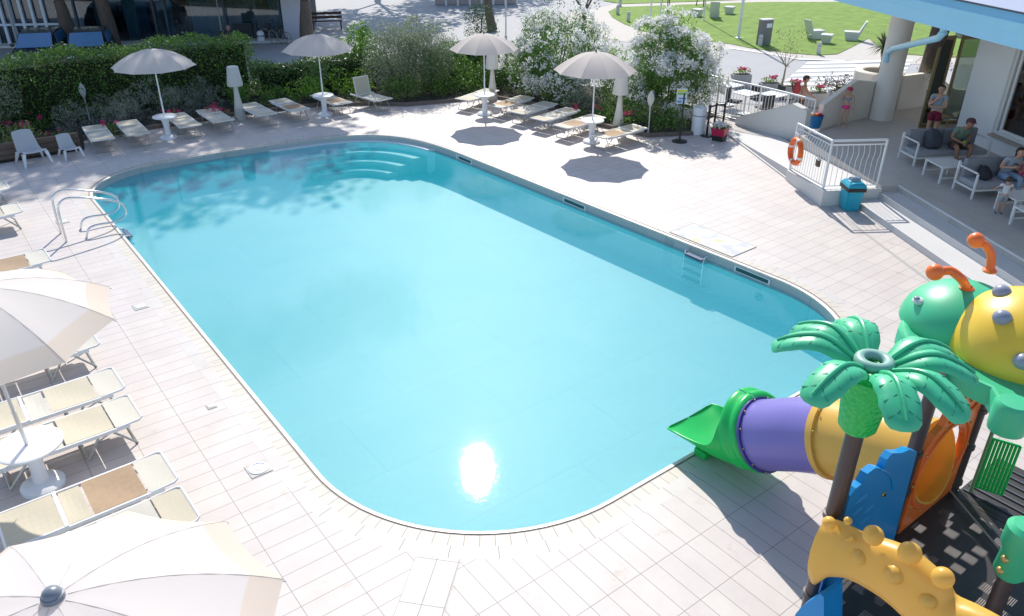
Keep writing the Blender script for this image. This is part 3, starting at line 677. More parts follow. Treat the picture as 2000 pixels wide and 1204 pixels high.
# far row: pool end points to -y
rzf=-PI/2-.06
rows=[((203,272),'cream sun lounger right of the small white chair, first of the left row',sl_w),((272,262),'cream sun lounger close left of the first parasol table, second of the left row',sl_w),
((377,250),'cream sun lounger close right of the first parasol table, in front of red flowers',sl_w),((441,240),'cream sun lounger in front of the tall floor lamp on the left',sl_w),
((527,228),'pale sun lounger right of the tall floor lamp, in tree shade',sl_w),((590,219),'tan sun lounger close left of the second parasol table',sl_t),
((674,207),'tan sun lounger close right of the second parasol table',sl_t)]
base=None
for i,((px,py),lb,sm) in enumerate(rows):
    p=at(px,py,.37); x=p.x; yy=25.42-.05*max(0,i-3)+.95; 
    lounger(lb,(x,yy-.02*i,0),rzf+.02*i,sm,sl_c,gL)
p=at(738,196,.37); lounger('sun lounger with its cream backrest raised upright against the olive bush',(p.x+.05,25.75,0),rzf+.2,sl_w,sl_c,gL,back=R_(78))
# right cluster: pool end to -x
for (x,y),rz,lb,sm in [((16.4,23.55),PI+.35,'white sun lounger left of the third parasol pole, farthest of the right cluster',sl_w),((16.75,22.0),PI+.25,'tan sun lounger just in front of the third parasol table',sl_t),
((16.85,20.85),PI+.22,'grey-white sun lounger in shade, third back from the sunlit parasol',sl_w),((16.9,19.75),PI+.2,'white sun lounger with dappled light in front of the low oleander flowers',sl_w),
((16.95,18.6),PI+.15,'tan sun lounger close left of the sunlit parasol table',sl_t),((17.15,17.0),PI+.03,'tan sun lounger right of the sunlit parasol base, nearest of the right cluster',sl_t)]:
    lounger(lb,(x,y,0),rz,sm,sl_c,'sun loungers in the right cluster')
# near left row: pool end to +x
for y,lb,sm,hd in [(22.65,'sun lounger tip at the left edge below the white chairs, farthest of the near row',sl_c,sl_c),(17.4+3.3,'cream sun lounger at the left edge in tree shade above the handrail',sl_c,sl_c),
(17.35,'tan and cream sun lounger at the left edge beside the steel handrail',sl_t,sl_c),(13.25,'sun lounger half hidden under the white parasol on the left',sl_c,sl_c),
(11.66,'cream sun lounger just above the round table on the left',sl_c,sl_c),(10.72,'cream sun lounger behind the round table on the left',sl_c,sl_c),
(9.06,'sun lounger with a worn tan seat in front of the round table',sl_t,sl_c),(8.2,'pale sun lounger mostly hidden behind the bottom left parasol',sl_w,sl_w)]:
    L=2.05; lounger(lb,(1.32-L/2,y,0),R_(1.5),sm,hd,'sun loungers along the left pool side',wd=.78,L=L)
# ------------------------------------------------------------------ floor lamps and leaf lamps
lampm=mat('white_lamp_shell',(.74,.74,.72),.4,nz=(2,.03))
add_trans(lampm,(.8,.78,.74),.4)
def floor_lamp(label,loc):
    t=thing('floor_lamp',label,'floor lamp',loc,0,'giant white floor lamps')
    bm=NB(); lathe(bm,[(.20,0),(.205,.02),(.10,.72),(.065,1.15)],28); obj('stand',bm,lampm,t,True)
    bm=NB(); lathe(bm,[(.06,1.13),(.245,1.13),(.26,1.15),(.185,1.74),(.17,1.76),(0,1.765)],32,cap=False); obj('lamp_shade',bm,lampm,t,True)
floor_lamp('giant white floor lamp standing between the left loungers in tree shade',at(470,233))
floor_lamp('giant white floor lamp right behind the third parasol pole',at(962,194))
floor_lamp('giant white floor lamp behind the sunlit parasol, beside the white oleander',at(1207,251))
def leaf_lamp(label,loc,rz=0,h=1.25):
    t=thing('leaf_lamp',label,'garden lamp',loc,rz,'leaf shaped garden lamps')
    bm=NB(); tube(bm,[(0,0,0),(.01,0,.35),(0,0,h-.5)],[.028,.018,.022],10); obj('stem',bm,lampm,t,True)
    bm=NB(); Mx=Matrix.Diagonal((1,.55,1,1)); z0=h-.52
    lathe(bm,[(.02,z0),(.06,z0+.07),(.105,z0+.19),(.115,z0+.28),(.08,z0+.41),(.03,z0+.49),(0,z0+.52)],20,M=Mx,cap=False); obj('lamp_head',bm,lampm,t,True)
leaf_lamp('leaf shaped white lamp among the lavender in front of the tall hedge',at(176,238),-.6,1.3)
leaf_lamp('leaf shaped white lamp by the low hedge right of the second parasol pole',at(651,172),-.6,1.1)
leaf_lamp('leaf shaped white lamp between the sunlit floor lamp and the sign',at(1265,266),-.6,1.45)
# ------------------------------------------------------------------ white lounge chairs
def chair(label,loc,rz,s):
    t=thing('garden_chair',label,'chair',loc,rz,'low white plastic chairs'); bm=NB()
    # seat and tall back, one curved sheet (front to -y)
    prof=[(-.36,.36),(-.30,.385),(-.1,.33),(.12,.29),(.24,.31),(.34,.45),(.46,.72),(.52,.86)]
    rows_=[]
    for i,(y,z) in enumerate(prof):
        w_=.31 if i<4 else .31-.02*(i-4); rows_.append([bm.verts.new((x*w_*2,y,z+.035*(abs(x)*2)**2*(1 if i<7 else -1))) for x in(-.5,-.3,-.1,.1,.3,.5)])
    for a,b in zip(rows_,rows_[1:]):
        for i in range(5): bm.faces.new((a[i],a[i+1],b[i+1],b[i]))
    bmesh.ops.solidify(bm,geom=bm.faces[:],thickness=.03); bmesh.ops.scale(bm,vec=(s,s,s),verts=bm.verts[:]); obj('shell',bm,plast,t,True)
    for x in(-1,1):
        for y0,y1,z in((-.30,-.40,.36),(.26,.42,.31)):
            bm=NB(); rings(bm,[[(x*.29+i*.045,y0+j*.05,z) for i,j in((-1,-1),(1,-1),(1,1),(-1,1))],[(x*.36+i*.022,y1+j*.022,0) for i,j in((-1,-1),(1,-1),(1,1),(-1,1))]])
            bmesh.ops.scale(bm,vec=(s,s,s),verts=bm.verts[:]); obj('leg',bm,plast,t)
chair('large low white plastic chair by the timber bed edge at far left',(2.33,25.75,0),.15,1.0)
chair('small white plastic chair, the child-sized one beside the larger white chair',(3.3,25.72,0),.15,.72)
# timber sleepers round the raised bed on the left
tim=mat('weathered_timber',(.16,.11,.08),.9,nz=(3,.4),bump=(14,.6,.01),stretch=(1,12,12))
t=thing('timber_edging','stacked dark timber sleepers holding the flower bed behind the white chairs','edging',(-4,26.3,0))
for k in range(3):
    bm=NB(); box(bm,(.9,.09+.012*k,.09+k*.165),(13.6,.16,.155),None,.012); obj('sleeper',bm,tim,t)
t=thing('stone_edging','low dark stone edging of the flower bed behind the loungers','edging',(3.9,27.4,0)); bm=NB()
e=far[2:]; o0=Vector((3.9,27.4,0))
pts=[Vector((p[0],p[1],.05))-o0+Vector((0,.03,0)) for p in e[:-2]]
rs=[]
for i,p in enumerate(pts):
    dr=(pts[min(i+1,len(pts)-1)]-pts[max(0,i-1)]).normalized(); qq=Vector((dr.y,-dr.x,0))*.05
    rs.append([p+qq-Vector((0,0,.05)),p+qq+Vector((0,0,.07)),p-qq+Vector((0,0,.07)),p-qq-Vector((0,0,.05))])
rings(bm,rs); obj('kerb_stones',bm,mat('edging_stone',(.17,.14,.12),.9,nz=(8,.4),bump=(20,.6,.01)),t)
# ------------------------------------------------------------------ pool fittings
hr=thing('pool_handrail','pair of curved polished steel handrails beside the pool steps on the left','handrail',(2.3,18.95,0))
for dy,dx in((0,0),(.62,0)):
    bm=NB(); pts=[(-.42,dy,0),(-.42,dy,.45),(-.40,dy,.80),(-.28,dy,.95),(-.08,dy,.97),(.35,dy,.86),(.72,dy,.72),(.90,dy,.58),(.94,dy,.40),(.84,dy,.27),(.60,dy,.22),(.28,dy,.24),(.10,dy,.20),(.02,dy,.08),(.0,dy,0)]
    cp=[Vector(pts[0])]+[Vector(p) for p in pts]+[Vector(pts[-1])]; sm_=[]
    for i in range(1,len(cp)-2):
        for j in range(4):
            t_=j/4; p0,p1,p2,p3=cp[i-1:i+3]; sm_.append(.5*((2*p1)+(p2-p0)*t_+(2*p0-5*p1+4*p2-p3)*t_**2+(3*p1-p0-3*p2+p3)*t_**3))
    sm_.append(cp[-1]); tube(bm,sm_,.024,10); obj('rail',bm,chrome,hr,True)
def ladder(label,loc,rz):
    t=thing('pool_ladder',label,'ladder',loc,rz,'underwater ladders')   # against a wall facing -x
    for s in(-1,1):
        bm=NB(); tube(bm,[(-.02,s*.27,-.10),(-.14,s*.27,-.12),(-.16,s*.27,-.2),(-.16,s*.27,-.80),(-.03,s*.27,-.84)],.02,8); obj('stile',bm,chrome,t,True)
    for k in range(4):
        bm=NB(); box(bm,(-.16,0,-.16-.19*k),(.11,.50,.03),None,.006); obj('tread',bm,mat('dark_tread',(.03,.08,.18),.5),t)
ladder('steel pool ladder steps on the right pool wall near the faded floor mat',(13.03,10.15,0),0)
ladder('steel pool ladder steps below the curved handrails on the left wall',(3.0,19.05,0),PI)
def skimmer(label,y0,y1,xx):
    t=thing('skimmer',label,'skimmer',(xx,(y0+y1)/2,0),.025,'pool skimmers'); Ls=y1-y0
    bm=NB(); box(bm,(-.012,0,-.085),(.02,Ls,.02)); box(bm,(-.012,0,-.195),(.02,Ls,.02)); 
    for s in(-1,1): box(bm,(-.012,s*(Ls/2-.02),-.14),(.02,.04,.089))
    obj('frame',bm,plast,t); bm=NB(); box(bm,(-.004,0,-.14),(.01,Ls-.08,.089)); obj('opening',bm,mat('skimmer_dark',(.02,.12,.12),.6),t)
def xr(y): return 12.66+(13.12-12.66)*(19.4-y)/(19.4-8.06)
skimmer('slot skimmer in the right pool wall, farthest one near the corner steps',18.55,19.35,xr(18.9)); skimmer('slot skimmer in the middle of the right pool wall',13.75,14.6,xr(14.2)); skimmer('slot skimmer in the right pool wall nearest the playground',8.3,9.2,xr(8.75))
for (x,y,s_,rnd,lb) in [(2.36,8.82,.30,1,'square deck lid with a round cover beside the near pool curve'),(2.36,14.74,.26,0,'rectangular white deck lid beside the left pool side, farther one'),(2.34,10.68,.14,0,'small square deck fitting beside the left pool side'),(2.05,20.3,.28,0,'square pale deck lid behind the curved handrails')]:
    t=thing('deck_lid',lb,'lid',(x,y,0),0); bm=NB(); box(bm,(0,0,.004),(s_,s_,.012),None,.003); obj('plate',bm,mat('lid_plate',(.50,.48,.43),.6,nz=(10,.2)),t)
    bm=NB()
    if rnd: lathe(bm,[(.13,.0102),(.13,.018),(.11,.022),(.10,.013),(.05,.013),(.045,.02),(0,.02)],28,cap=False)
    else: box(bm,(0,0,.014),(s_*.72,s_*.6,.008),None,.002)
    obj('cover',bm,plast,t,bool(rnd))
t=thing('floor_mat','faded printed floor mat lying at the right pool edge','mat',(13.62,10.3,.006),.03)
m,n_,l_,b_=newmat('faded_print'); tc=n_.new('ShaderNodeTexCoord'); vz=n_.new('ShaderNodeTexNoise'); vz.inputs['Scale'].default_value=2.6; vz.inputs['Detail'].default_value=3; l_.new(tc.outputs['Object'],vz.inputs['Vector'])
rp=n_.new('ShaderNodeValToRGB'); e=rp.color_ramp.elements; e[0].position=.38; e[0].color=(.50,.52,.56,1); e[1].position=.66; e[1].color=(.70,.55,.30,1); x=e.new(.48); x.color=(.64,.61,.58,1); x=e.new(.56); x.color=(.66,.62,.58,1)
l_.new(vz.outputs[0],rp.inputs[0]); l_.new(rp.outputs[0],b_.inputs['Base Color']); b_.inputs['Roughness'].default_value=.7
bm=NB(); box(bm,(0,0,.003),(.85,1.75,.006)); obj('mat_sheet',bm,m,t)
bm=NB(); 
for a,b,c,d in((0,-.885,.87,.015),(0,.885,.87,.015),(-.43,0,.015,1.755),(.43,0,.015,1.755)): box(bm,(a,b,.004),(c,d,.008))
obj('edge_trim',bm,ch,t)
t=thing('inlet_nozzle','small dark inlet fitting low on the right pool wall','fitting',(13.09,8.5,-.55)); bm=NB(); Mx=Matrix.Rotation(-PI/2,4,'Y'); lathe(bm,[(.09,0),(.09,.02),(.05,.035),(.03,.02),(0,.02)],20,M=Mx,cap=False); obj('nozzle',bm,mat('inlet_grey',(.12,.25,.3),.5),t,True)
# ------------------------------------------------------------------ bin, lifebuoy, signs, barrier, pots
cy=mat('cyan_plastic',(.015,.38,.52),.3,nz=(2,.06)); 
bp_=at(1657,408); t=thing('rubbish_bin','blue plastic swing bin with a black liner in front of the low wall','bin',bp_,PANG-.1)
bm=NB(); rings(bm,[[(i*.20,j*.17,0) for i,j in((-1,-1),(1,-1),(1,1),(-1,1))],[(i*.25,j*.21,.58) for i,j in((-1,-1),(1,-1),(1,1),(-1,1))]]); bmesh.ops.bevel(bm,geom=bm.edges[:],offset=.03,segments=2,affect='EDGES'); obj('bin_body',bm,cy,t,True)
bm=NB(); rings(bm,[[(i*.262,j*.222,.52+k*.0) for i,j in((-1,-1),(1,-1),(1,1),(-1,1))] for k in(0,)]+[[(i*.266,j*.226,.61) for i,j in((-1,-1),(1,-1),(1,1),(-1,1))]]); obj('liner',bm,black,t)
bm=NB(); rings(bm,[[(i*.27,j*.23,.605) for i,j in((-1,-1),(1,-1),(1,1),(-1,1))],[(i*.27,j*.23,.66) for i,j in((-1,-1),(1,-1),(1,1),(-1,1))],[(i*.19,j*.15,.74) for i,j in((-1,-1),(1,-1),(1,1),(-1,1))]]); bmesh.ops.bevel(bm,geom=bm.edges[:],offset=.02,segments=2,affect='EDGES'); obj('lid',bm,cy,t,True)
bm=NB(); Mx=Matrix.Rotation(PI/2,4,'X'); lathe(bm,[(.0,-.11),(.12,-.11),(.125,0),(.12,.11),(0,.11)],20,M=Matrix.Translation((0,0,.71))@Mx,cap=False); obj('swing_flap',bm,mat('bin_flap_grey',(.25,.33,.42),.3),t,True)
orn=mat('orange_float',(.85,.13,.015),.4,nz=(2,.05))
lc=W(19.1,-.10,.90); t=thing('lifebuoy','orange lifebuoy with pale bands hanging on the white railing','lifebuoy',lc,PANG)
bm=NB(); tube(bm,[(.30*math.cos(a),0,.30*math.sin(a)) for a in[2*PI*i/40 for i in range(40)]],.068,14,close=True); obj('ring',bm,orn,t,True)
for a0 in(.2,1.77,3.34,4.91):
    bm=NB(); tube(bm,[(.30*math.cos(a0+i*.05),0,.30*math.sin(a0+i*.05)) for i in range(5)],.0705,14,cap=False); obj('band',bm,plast,t,True)
bm=NB(); tube(bm,[(.385*math.cos(a)*(1-.06*math.cos(4*a+.8)),-.03,.385*math.sin(a)*(1-.06*math.cos(4*a+.8))) for a in[2*PI*i/40 for i in range(40)]],.008,6,close=True); obj('rope',bm,mat('yellow_rope',(.7,.45,.05),.7),t,True)
def txt(body,size,loc,rotm,m,parent,name='lettering',ext=.001):
    cu=bpy.data.curves.new(name,'FONT'); cu.body=body; cu.size=size; cu.align_x='CENTER'; cu.align_y='CENTER'; cu.extrude=ext; cu.resolution_u=2
    o=bpy.data.objects.new(name,cu); C.objects.link(o); dg=bpy.context.evaluated_depsgraph_get(); me=bpy.data.meshes.new_from_object(o.evaluated_get(dg)); bpy.data.objects.remove(o)
    me.transform(Matrix.Translation(loc)@rotm); return obj(name,me,m,parent)
yl=mat('sign_yellow',(.75,.68,.05),.5); gn=mat('sign_green',(.25,.55,.12),.5); bl=mat('sign_blue',(.10,.35,.65),.5); paper=mat('sign_paper',(.78,.80,.82),.5)
def board(t,w_,h_,z,Mb,rows_):
    bm=NB(); box(bm,(0,0,z),(w_,.015,h_),Mb,.003); b=obj('sign_board',bm,paper,t)
    for k,(m_,f0,f1,x0,x1) in enumerate(rows_):
        bm=NB(); box(bm,(w_*(x0+x1)/2,-.0095,z-h_/2+h_*(f0+f1)/2),(w_*(x1-x0),.004,h_*(f1-f0)),Mb); obj('printed_panel',bm,m_,b)
    return b
t=thing('notice_stand','rules sign with yellow and blue panels on a black pole with round base','sign',at(1327,277),YAWZ:=-.62)
bm=NB(); lathe(bm,[(.24,0),(.24,.025),(.06,.05),(.03,.06)],24); obj('base',bm,black,t,True)
bm=NB(); tube(bm,[(0,0,.05),(0,0,1.5)],.027,10); obj('pole',bm,black,t,True)
b=board(t,.33,.46,1.38,Matrix.Rotation(R_(-12),4,'X')@Matrix.Identity(4),[(yl,.78,.92,-.44,.44),(gn,.60,.74,-.44,.44),(bl,.08,.22,-.44,.0),(bl,.30,.40,-.3,.44)])
for z_,k in((1.45,0),(1.30,1),(1.22,2)):
    for x_ in(-.10,-.03,.04,.11):
        pass
t=thing('pool_rules_plate','small rules plate in yellow and blue fixed to the end of the white railing','sign',W(19.25,-.06,1.18),PANG+PI/2-PI/2)
Mb=Matrix.Rotation(PI,4,'Z'); board(t,.22,.34,0,Matrix.Identity(4),[(yl,.62,.86,-.42,.42),(gn,.5,.60,-.42,.42),(bl,.1,.3,-.42,.42)])
for o_ in t.children_recursive: pass
t=thing('lock_box','small brown box mounted on the bars of the ramp railing','box',W(17.95,-.05,.95),PANG); bm=NB(); box(bm,(0,0,0),(.14,.07,.17),None,.01); obj('case',bm,mat('brown_box',(.10,.05,.04),.5),t); bm=NB(); box(bm,(0,0,.09),(.16,.09,.02),None,.004); obj('lid',bm,grey,t)
# three black barrier posts joined by a bar
t=thing('barrier_posts','group of black crowd barrier posts beside the oleander','barrier',at(1380,266),-.6)
for x,y in((0,0),(.28,.25),(.58,.30)):
    bm=NB(); tube(bm,[(x,y,.02),(x,y,.98),(x,y,1.0)],.035,12); obj('post',bm,black,t,True)
bm=NB(); lathe(bm,[(.20,0),(.20,.03),(.05,.05)],20); obj('base',bm,black,t,True)
bm=NB(); tube(bm,[(0,0,.93),(.28,.25,.93),(.58,.30,.93)],.03,8); obj('belt',bm,black,t)
t=thing('flower_pot','square black and crimson flower pot with white blossoms beside the barrier posts','plant pot',at(1404,274),.3)
bm=NB(); rings(bm,[[(i*.17,j*.17,0) for i,j in((-1,-1),(1,-1),(1,1),(-1,1))],[(i*.19,j*.19,.17) for i,j in((-1,-1),(1,-1),(1,1),(-1,1))]]); obj('pot_foot',bm,black,t)
bm=NB(); rings(bm,[[(i*.192,j*.192,.171) for i,j in((-1,-1),(1,-1),(1,1),(-1,1))],[(i*.22,j*.22,.40) for i,j in((-1,-1),(1,-1),(1,1),(-1,1))]]); obj('pot_body',bm,mat('crimson_pot',(.48,.01,.06),.4,nz=(9,.3)),t)
t=thing('storage_drum','white cylindrical drum half hidden behind the barrier posts','drum',at(1362,262)); bm=NB(); lathe(bm,[(.20,0),(.22,.02),(.22,.85),(.20,.88),(0,.88)],28,cap=False); obj('drum_body',bm,plast,t,True); bm=NB(); lathe(bm,[(.224,.60),(.228,.62),(.224,.64)],28,cap=False); obj('hoop',bm,grey,t,True)
t=thing('small_notice','small white notice plate on the terrace fence above the barrier posts','sign',Vector((22.17,17.2,.98)),-PI/2-.1); bm=NB(); box(bm,(0,.05,0),(.24,.012,.34),None,.004); obj('plate',bm,paper,t); bm=NB(); 
for k in range(4): box(bm,(0,.0415,.10-.06*k),(.16,.004,.012))
obj('printed_lines',bm,grey,t)
# ------------------------------------------------------------------ foliage
hedge_l=leafmat('hedge_leaves',(.05,.12,.025),(.10,.22,.035),(.22,.36,.06))
pitto_l=leafmat('glossy_hedge_leaves',(.04,.10,.025),(.085,.18,.04),(.22,.34,.09),.35)
fresh_l=leafmat('fresh_green_leaves',(.10,.22,.02),(.18,.36,.03),(.30,.48,.06))
olive_l=leafmat('olive_leaves',(.13,.18,.11),(.22,.27,.17),(.33,.38,.26))
olea_l=leafmat('oleander_leaves',(.05,.13,.025),(.11,.24,.04),(.21,.37,.07))
lav_l=leafmat('lavender_leaves',(.17,.21,.17),(.26,.30,.25),(.36,.40,.33))
pine_l=leafmat('pine_needles',(.03,.07,.02),(.05,.10,.03),(.09,.15,.04))
sprig_l=leafmat('sparse_leaves',(.14,.19,.06),(.22,.27,.09),(.33,.36,.14))
petal=leafmat('white_petals',(.80,.79,.76),(.84,.83,.80),(.86,.86,.84),.6,.4)
pink_p=leafmat('pink_petals',(.55,.03,.10),(.66,.06,.20),(.72,.12,.32),.6,.3)
bark=mat('bark',(.13,.10,.08),.95,nz=(7,.45),bump=(18,1,.04),stretch=(1,1,.25)); bark_l=mat('pale_bark',(.30,.24,.17),.9,nz=(7,.3),bump=(18,.8,.02))
def branchy(base,h,r,nlimb,spread,seed,levels=2,lean=(0,0),split=.45):
    rd=random.Random(seed); bm=NB(); tips=[]
    def grow(p,d,L,r0,lv):
        pts=[p];rr=[r0]; q=p.copy(); dd=d.copy(); k=5
        for i in range(k):
            dd=(dd+Vector((rd.uniform(-.13,.13),rd.uniform(-.13,.13),rd.uniform(-.03,.09)))).normalized(); q=q+dd*L/k; pts.append(q.copy()); rr.append(r0*(1-.45*(i+1)/k))
        tube(bm,pts,rr,10 if lv==0 else 6); tips.append(q.copy())
        if lv<levels:
            for j in range(nlimb if lv==0 else 3):
                a=2*PI*(j+rd.random()*.6)/(nlimb if lv==0 else 3); nd=(dd*.75+Vector((math.cos(a)*spread,math.sin(a)*spread,.30))).normalized()
                st=pts[-1] if lv==0 else pts[rd.randint(2,5)]
                grow(st,nd,L*rd.uniform(.55,.8)*(1.25 if lv==0 else 1),rr[-1]*.72,lv+1)
    grow(Vector(base),Vector((lean[0],lean[1],1)).normalized(),h*split,r,0)
    return bm,tips
def shrub(name,label,cat,loc,cs,rs,per,size,m,aspect=.5,squash=1,group=None,stem=None,flowers=None,up=0,stemr=.03,shell=.55):
    """cs: clump centres local, leaves as one foliage mesh"""
    t=thing(name,label,cat,loc,0,group); P=clumps(cs,rs,per,squash,shell)
    P[:,2]=np.maximum(P[:,2],.02)
    dirs=None
    if up: dirs=np.tile(np.array([0,0,up]),(len(P),1))
    obj('foliage',leafcloud(P,size,aspect,dirs),m,t)
    bm=NB(); 
    for k in range(stem or 4):
        c=cs[(k*7)%len(cs)]; tube(bm,[(.06*math.cos(k*2.1),.06*math.sin(k*2.1),0),(c[0]*.35,c[1]*.35,c[2]*.5),(c[0]*.9,c[1]*.9,c[2])],[stemr,stemr*.8,stemr*.4],6)
    obj('stems',bm,bark,t,True)
    if flowers:
        n_,fs,fm,rad=flowers
        idx=RNG.choice(len(cs),n_); F=[]
        for i in idx:
            d=RNG.normal(size=3); d[2]=abs(d[2])*.8+.15*RNG.random(); d/=np.linalg.norm(d); cc=np.asarray(cs[i]); o_=cc-np.mean(np.array(cs),0); o_=o_/(np.linalg.norm(o_)+1e-6); d=d*.6+o_*.9; d/=np.linalg.norm(d); c=cc+d*rs[i]*1.12*np.array([1,1,squash])
            if c[2]<.15: continue
            k=RNG.integers(5,10); F.append(c+RNG.normal(size=(k,3))*rad)
        F=np.concatenate(F); obj('blossoms',leafcloud(F,fs,.85),fm,t)
    return t
def hedge(label,A,B,th,h,dens,size,m,seed=0,top=None,group=None,wob=.10):
    A=Vector(A);B=Vector(B); L=(B-A).length; ang=math.atan2((B-A).y,(B-A).x)
    t=thing('hedge',label,'hedge',A,ang,group); P=[]
    def hh(x): return h+wob*np.sin(x*1.7+seed)+wob*.6*np.sin(x*4.3+seed*2)+(0 if top is None else top*(x/L))
    nt=int(L*th*dens*1.3); x=RNG.random(nt)*L; y=RNG.random(nt)*th; z=hh(x)-RNG.random(nt)**2*.28+.05*RNG.normal(size=nt); P.append(np.stack([x,y,z],1))
    nf=int(L*h*dens*1.2); x=RNG.random(nf)*L; z=RNG.random(nf)*hh(x); y=.12*np.sin(x*2.3+z*3+seed)+.10*RNG.normal(size=nf)+RNG.random(nf)**2*.25; P.append(np.stack([x,y,z],1))
    nb=int(L*h*dens*.35); x=RNG.random(nb)*L; z=RNG.random(nb)*hh(x); P.append(np.stack([x,th-.1+.1*RNG.normal(size=nb),z],1))
    for e in(0,L):
        ne=int(th*h*dens); P.append(np.stack([e+.1*RNG.normal(size=ne),RNG.random(ne)*th,RNG.random(ne)*h],1))
    P=np.concatenate(P); P[:,2]=np.maximum(P[:,2],.02); obj('foliage',leafcloud(P,size,.55),m,t)
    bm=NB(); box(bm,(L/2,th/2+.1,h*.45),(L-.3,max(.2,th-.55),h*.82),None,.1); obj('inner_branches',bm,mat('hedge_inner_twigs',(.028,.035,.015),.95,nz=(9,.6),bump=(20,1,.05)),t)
    return t
hedge('tall clipped green hedge behind the left loungers, dark in tree shade',(-7,29.6,0),(10.55,29.6,0),1.5,2.18,330,.085,hedge_l,1,group='hedges')
hedge('lower glossy hedge behind the second parasol, ending at the olive bushes',(10.45,29.3,0),(16.3,27.6,0),1.1,1.18,420,.085,pitto_l,3,group='hedges')
hedge('dark hedge between the olive bushes and the white oleander',(16.6,27.3,0),(21.6,25.2,0),1.1,1.45,380,.085,pitto_l,5,group='hedges')
def cen(n,s,c=(0,0,0),rmin=.2,rmax=.4,surf=.6,zmin=-.75): return ellipsoid_centers(c,s,n,rmin,rmax,surf,zmin)
# big olive-like bushes
p=at(790,190); cs,rs=cen(70,(1.05,.9,1.35),(0,0,1.35),.32,.52,.5,-.98); shrub('olive_bush','grey-green olive bush behind the upright lounger, the left one','bush',(p.x,26.9,0),cs,rs,1100,.07,olive_l,.32,group='olive bushes')
p=at(850,190); cs,rs=cen(70,(1.1,.9,1.3),(0,0,1.3),.32,.52,.5,-.98); shrub('olive_bush','grey-green olive bush right of its twin, left of the third parasol','bush',(p.x+.35,26.4,0),cs,rs,1100,.07,olive_l,.32,group='olive bushes')
cs,rs=cen(30,(.85,.8,.95),(0,0,1.1),.3,.45); q=at(700,110); shrub('round_shrub','bright green rounded shrub rising behind the low hedge','shrub',(q.x*.86,q.y*.86,0),cs,rs,900,.10,fresh_l,.5,up=.6)
cs,rs=cen(22,(.7,.7,.9),(0,0,1.3),.25,.4); shrub('tall_shrub','loose yellow-green shrub above the olive bushes','shrub',(18.2,31.0,0),cs,rs,420,.09,sprig_l,.5,stem=7)
cs,rs=cen(22,(.6,.6,.95),(0,0,1.4),.3,.45); shrub('dark_conifer','dark green pointed shrub behind the olive bushes','shrub',(21.8,31.0,0),cs,rs,800,.08,pine_l,.4)
cs,rs=cen(40,(1.3,.7,1.0),(0,0,1.25),.32,.5); shrub('olive_bush','pale olive shrub at the far left edge in front of the hedge','bush',(1.6,28.9,0),cs,rs,700,.07,olive_l,.32,group='olive bushes')
# oleanders
p=Vector((19.3,22.6,0)); cs,rs=cen(110,(1.7,1.7,1.4),(0,0,1.5),.35,.55,.5,-.98); shrub('oleander','tall white flowering oleander behind the third and fourth parasols, the left one','shrub',p,cs,rs,900,.13,olea_l,.2,group='white oleanders',stem=9,flowers=(1600,.072,petal,.055),up=.5)
p=Vector((20.7,18.2,0)); cs,rs=cen(110,(1.35,1.35,1.5),(0,0,1.75),.35,.52,.5,-.98); shrub('oleander','tall white flowering oleander beside the rules sign and fence, the right one','shrub',p,cs,rs,900,.13,olea_l,.2,group='white oleanders',stem=9,flowers=(1750,.074,petal,.055),up=.5)
cs,rs=cen(26,(.8,.9,1.15),(0,0,1.15),.28,.42); shrub('green_oleander','bright green shrub without flowers between the two white oleanders','shrub',(20.9,20.6,0),cs,rs,600,.14,fresh_l,.2,up=.8)
# low plants
def lav(x,y,s,k,lb): 
    cs,rs=cen(9,(.45*s,.35*s,.3*s),(0,0,.38*s),.18*s,.3*s); return shrub('lavender',lb,'plant',(x,y,0),cs,rs,1500,.13,lav_l,.07,up=1.2,group='grey lavender and rosemary clumps',stemr=.01)
for (x,y,s,lb) in [(3.9,28.0,1.3,'grey lavender clump right of the garden chairs'),(5.0,28.2,1.3,'grey lavender clump under the leaf shaped lamp'),(6.0,28.4,1.7,'tall grey lavender clump left of the first parasol pole'),(7.3,28.3,1.4,'grey lavender clump behind the red flowers at the first parasol'),(8.2,28.4,1.4,'grey lavender clump just left of the tall floor lamp')]: lav(x,y,s,0,lb)
for (x,y,s,lb,m_) in [(10.6,27.9,1.0,'low rosemary clump right of the tall floor lamp',hedge_l),(11.7,27.5,1.3,'bright rosemary clump left of the second parasol pole',fresh_l),(13.2,27.2,1.5,'bright feathery plant behind the upright lounger',fresh_l),(14.6,26.0,1.3,'dark low plant at the foot of the left olive bush',hedge_l),(15.8,25.7,1.3,'dark low plant at the foot of the right olive bush',hedge_l),(17.2,25.4,1.5,'dark green plant left of the far floor lamp',hedge_l),(18.7,24.9,1.5,'dark green plant right of the far floor lamp',pitto_l),(18.9,20.6,1.2,'small grey bush below the left oleander',olive_l),(19.0,19.2,1.0,'low green plant behind the pink flowers',olea_l),(19.25,17.9,1.2,'low leafy plant behind the leaf lamp',olea_l),(19.5,16.9,1.1,'low leafy plant behind the rules sign',olea_l),(2.2,27.3,1.2,'yellow-green ground plant on the raised bed behind the large chair',sprig_l),(.6,27.5,1.1,'dark ground plant at the far left of the raised bed',hedge_l)]:
    cs,rs=cen(10,(.5*s,.4*s,.28*s),(0,0,.30*s),.2*s,.3*s); shrub('low_plant',lb,'plant',(x,y,0),cs,rs,1100,.09,m_,.35,up=.9,group='low border plants',stemr=.01)
